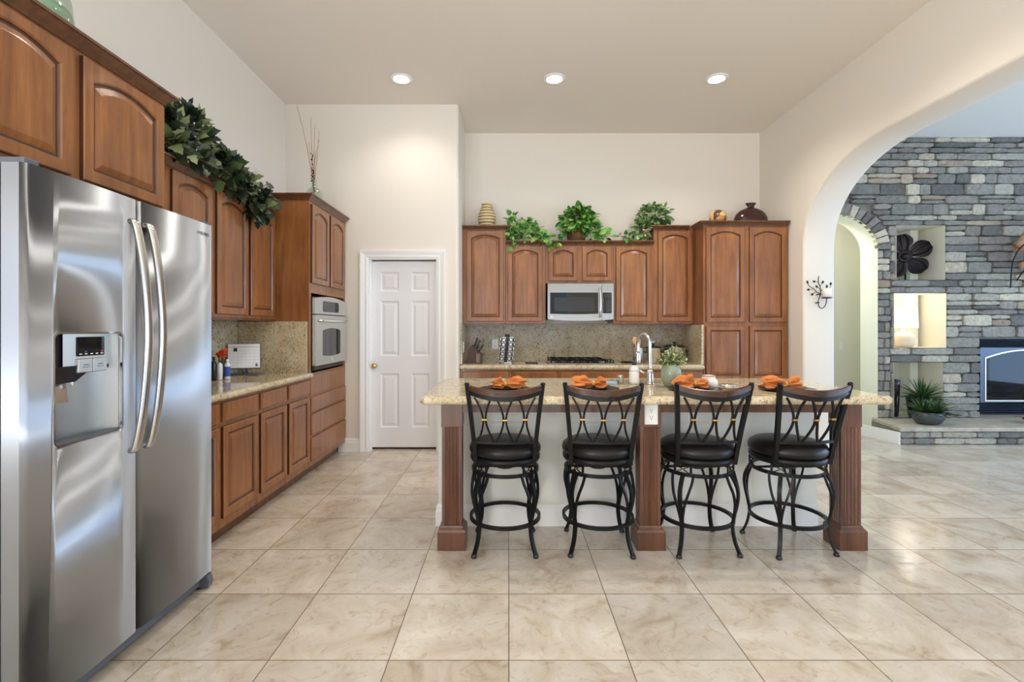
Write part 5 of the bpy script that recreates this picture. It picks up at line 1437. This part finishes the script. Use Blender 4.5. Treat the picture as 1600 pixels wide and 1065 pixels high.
# driftwood sculpture on the stone wall, right edge of the frame
t = thing('driftwood_sculpture', (6.45,5.72,2.2), 'weathered driftwood wall sculpture with thin wires over the fireplace', 'wall decoration')
dw = wood('driftwood', srgb(96,76,62), srgb(160,126,100), srgb(206,172,140), .8, (2,6,9), 0)
q = random.Random(2)
for (a, b, c, r) in (((6.02,5.74,2.27),(6.30,5.66,2.52),(6.75,5.74,2.62),.055),((6.04,5.76,2.22),(6.35,5.68,2.27),(6.80,5.74,2.36),.062),((6.12,5.78,2.05),(6.40,5.70,2.10),(6.72,5.76,2.00),.045),((6.26,5.77,1.90),(6.45,5.72,1.93),(6.68,5.76,1.86),.035),((6.30,5.76,2.46),(6.50,5.70,2.20),(6.60,5.76,1.85),.050)):
    P = smooth_path([a,b,c], 9); MB().tube(P, [r*(.25+.9*math.sin(PI*min(1,.12+.8*i/(len(P)-1))))*q.uniform(.85,1.15) for i in range(len(P))], 9).build('branch', dw, t)
for pts in ([(6.10,5.72,2.28),(6.01,5.70,2.20),(5.955,5.70,2.08),(5.955,5.72,1.92),(5.99,5.76,1.78)],[(6.35,5.74,2.14),(6.20,5.70,2.06),(6.09,5.70,1.98),(6.04,5.74,1.86)]):
    MB().tube(smooth_path(pts,6), .007, 6).build('wire', M['iron'], t)
for x, z in ((6.35,2.27),(6.5,2.2)): MB().tube([(x,5.70,z),(x,SYB-.064,z)], .012, 6).build('wall_hook', M['iron'], t)
t = thing('leaf_tray', (6.4,5.62,.19), 'dark wooden leaf shaped tray on the hearth before the fireplace', 'tray')
rs = []
for i in range(21):
    s = i/20; x = lerp(5.98,6.70,s); w = .003+.085*math.sin(PI*s**.9)**.9
    rs.append([(x, 5.62-w, .192+.045*(2*s-1)**2+.025),(x, 5.62-w*.5, .192+.045*(2*s-1)**2+.002),(x, 5.62+w*.5, .192+.045*(2*s-1)**2+.002),(x, 5.62+w, .192+.045*(2*s-1)**2+.025),(x, 5.62+w*.45, .192+.045*(2*s-1)**2+.010),(x, 5.62-w*.45, .192+.045*(2*s-1)**2+.010)])
MB().rings(rs, True, True, True).build('tray_body', M['wood_dark'], t)
MB().tube([(5.985,5.62,.262),(5.94,5.62,.272),(5.90,5.62,.268)], [.004,.005,.003], 6).build('leaf_stem', M['wood_dark'], t)
# ---------------------------------------------------------------- sconce on the arch jamb, switch in the hall
t = thing('candle_sconce', (3.16,A1-.01,1.5), 'black wrought iron leaf sconce with a white candle on the arch jamb', 'sconce')
px = lambda x, y, Y=4.90: Vector(((x-PX)*Y/F, Y, CH-(y-PY)*Y/F))
cz = lambda X, Yc: px(1250+X/7.6, 420+Yc/7.607)
mb = MB()
mb.tube(smooth_path([cz(222,85),cz(217,150),cz(238,220),cz(244,285),cz(232,330),cz(214,390),cz(226,445),cz(258,468),cz(292,445),cz(312,395),cz(316,348)],5), .0042, 8)
mb.tube(smooth_path([cz(242,292),cz(195,270),cz(160,232),cz(110,205),cz(92,165)],5), .0032, 6)
for a, b in (((238,318),(268,295)),((240,205),(265,168)),((217,160),(180,150)),((236,240),(205,215)),((165,236),(110,246)),((190,272),(150,298)),((244,270),(262,245)),((330,345),(364,190)),((312,345),(318,215))):
    mb.tube([cz(*a), cz(*b)], .0024, 6)
mb.build('iron_branch', M['iron'], t)
lv = plain('rust_leaf', srgb(62,44,32), .5, .5)
for (x, y, dx, dy) in ((88,160,-.3,-1),(172,150,-1,-.2),(268,160,.5,-1),(200,212,-.8,-.8),(104,246,-1,.1),(148,300,-.9,.5),(364,180,0,-1),(318,210,0,-1)):
    mb = MB(); P = cz(x,y); d = Vector((dx,-.2,-dy)).normalized(); leaf(mb, P-d*.016, d, (0,-1,.1), .036, .024, .1, .2)
    mb2 = MB().add([tuple(Vector(v)+Vector((0,.0015,0))) for v in mb.v], mb.f); mb.add(mb2.v, [tuple(reversed(f)) for f in mb2.f]); mb.build('leaf', lv, t, recalc=False)
c = cz(316,344)+Vector((0,-.004,0)); MB().lathe([(.02,-.006),(.044,-.004),(.052,.002),(.02,.003)], c, 24).build('drip_pan', M['iron'], t)
mb = MB().tube([cz(238,300), cz(238,300)+Vector((0,A1-4.90,0))], .006, 8); mb.tube([cz(226,400), cz(226,400)+Vector((0,A1-4.90,0))], .006, 8); mb.build('wall_mount', M['iron'], t)
o = MB().lathe([(.036,.0045),(.042,.006),(.042,.090),(.039,.094),(.010,.090)], c, 26).build('candle', plain('candle_wax', srgb(238,236,228), .5)); tag(o, 'short white pillar candle on the iron sconce', 'candle')
MB().tube([c+Vector((0,0,.088)), c+Vector((.001,0,.102))], .0012, 5).build('wick', M['black'], o)
o = outlet(None, FY(6.75), 4.66, 1.05, .07, .115, False, 'switch_plate'); tag(o, 'white light switch on the yellow hall wall inside the stone arch', 'switch')
# ---------------------------------------------------------------- recessed ceiling lights
dl_m = emit('downlight_lens', (1,.95,.86,1), 12)
def downlight(x, y, label, e=26):
    t = thing('recessed_light', (x,y,CZ), label, 'ceiling light', 'recessed ceiling lights')
    MB().lathe([(.072,-.001),(.105,-.001),(.108,-.005),(.100,-.010),(.075,-.010)], (x,y,CZ), 36, cap=False).build('trim_ring', M['trim'], t)
    MB().lathe([(.001,-.004),(.080,-.004),(.080,-.006),(.001,-.006)], (x,y,CZ), 32).build('lens', dl_m, t)
    d = bpy.data.lights.new('downlight', 'SPOT'); d.energy = e; d.spot_size = math.radians(140); d.spot_blend = .8; d.shadow_soft_size = .07; d.color = (1,.93,.82)
    o = bpy.data.objects.new('downlight', d); C.objects.link(o); o.location = (x, y, CZ-.03)
for x, l, e in ((-1.013,'leftmost lit ceiling spot, before the pantry door', 27),(.430,'middle lit ceiling spot, above the cooktop side', 28),(1.960,'rightmost lit ceiling spot, before the pantry cabinet', 80)): downlight(x, 4.55, l, e)
for x, l, e in ((-.90,'ceiling spot overhead near the refrigerator, outside the view', 45),(.48,'ceiling spot overhead above the island stools, outside the view', 28),(1.95,'ceiling spot overhead near the arch, outside the view', 95)): downlight(x, 3.05, l, e)
# the two niches' own little lamps
for x, y_, z, e in ((5.06,6.12,1.70,1.3),):
    point('niche_spot', (x,y_,z), e, .03, (1,.92,.80))
point('hall_light', (3.35, 6.45, 3.0), 66, .12, (1,.95,.86))
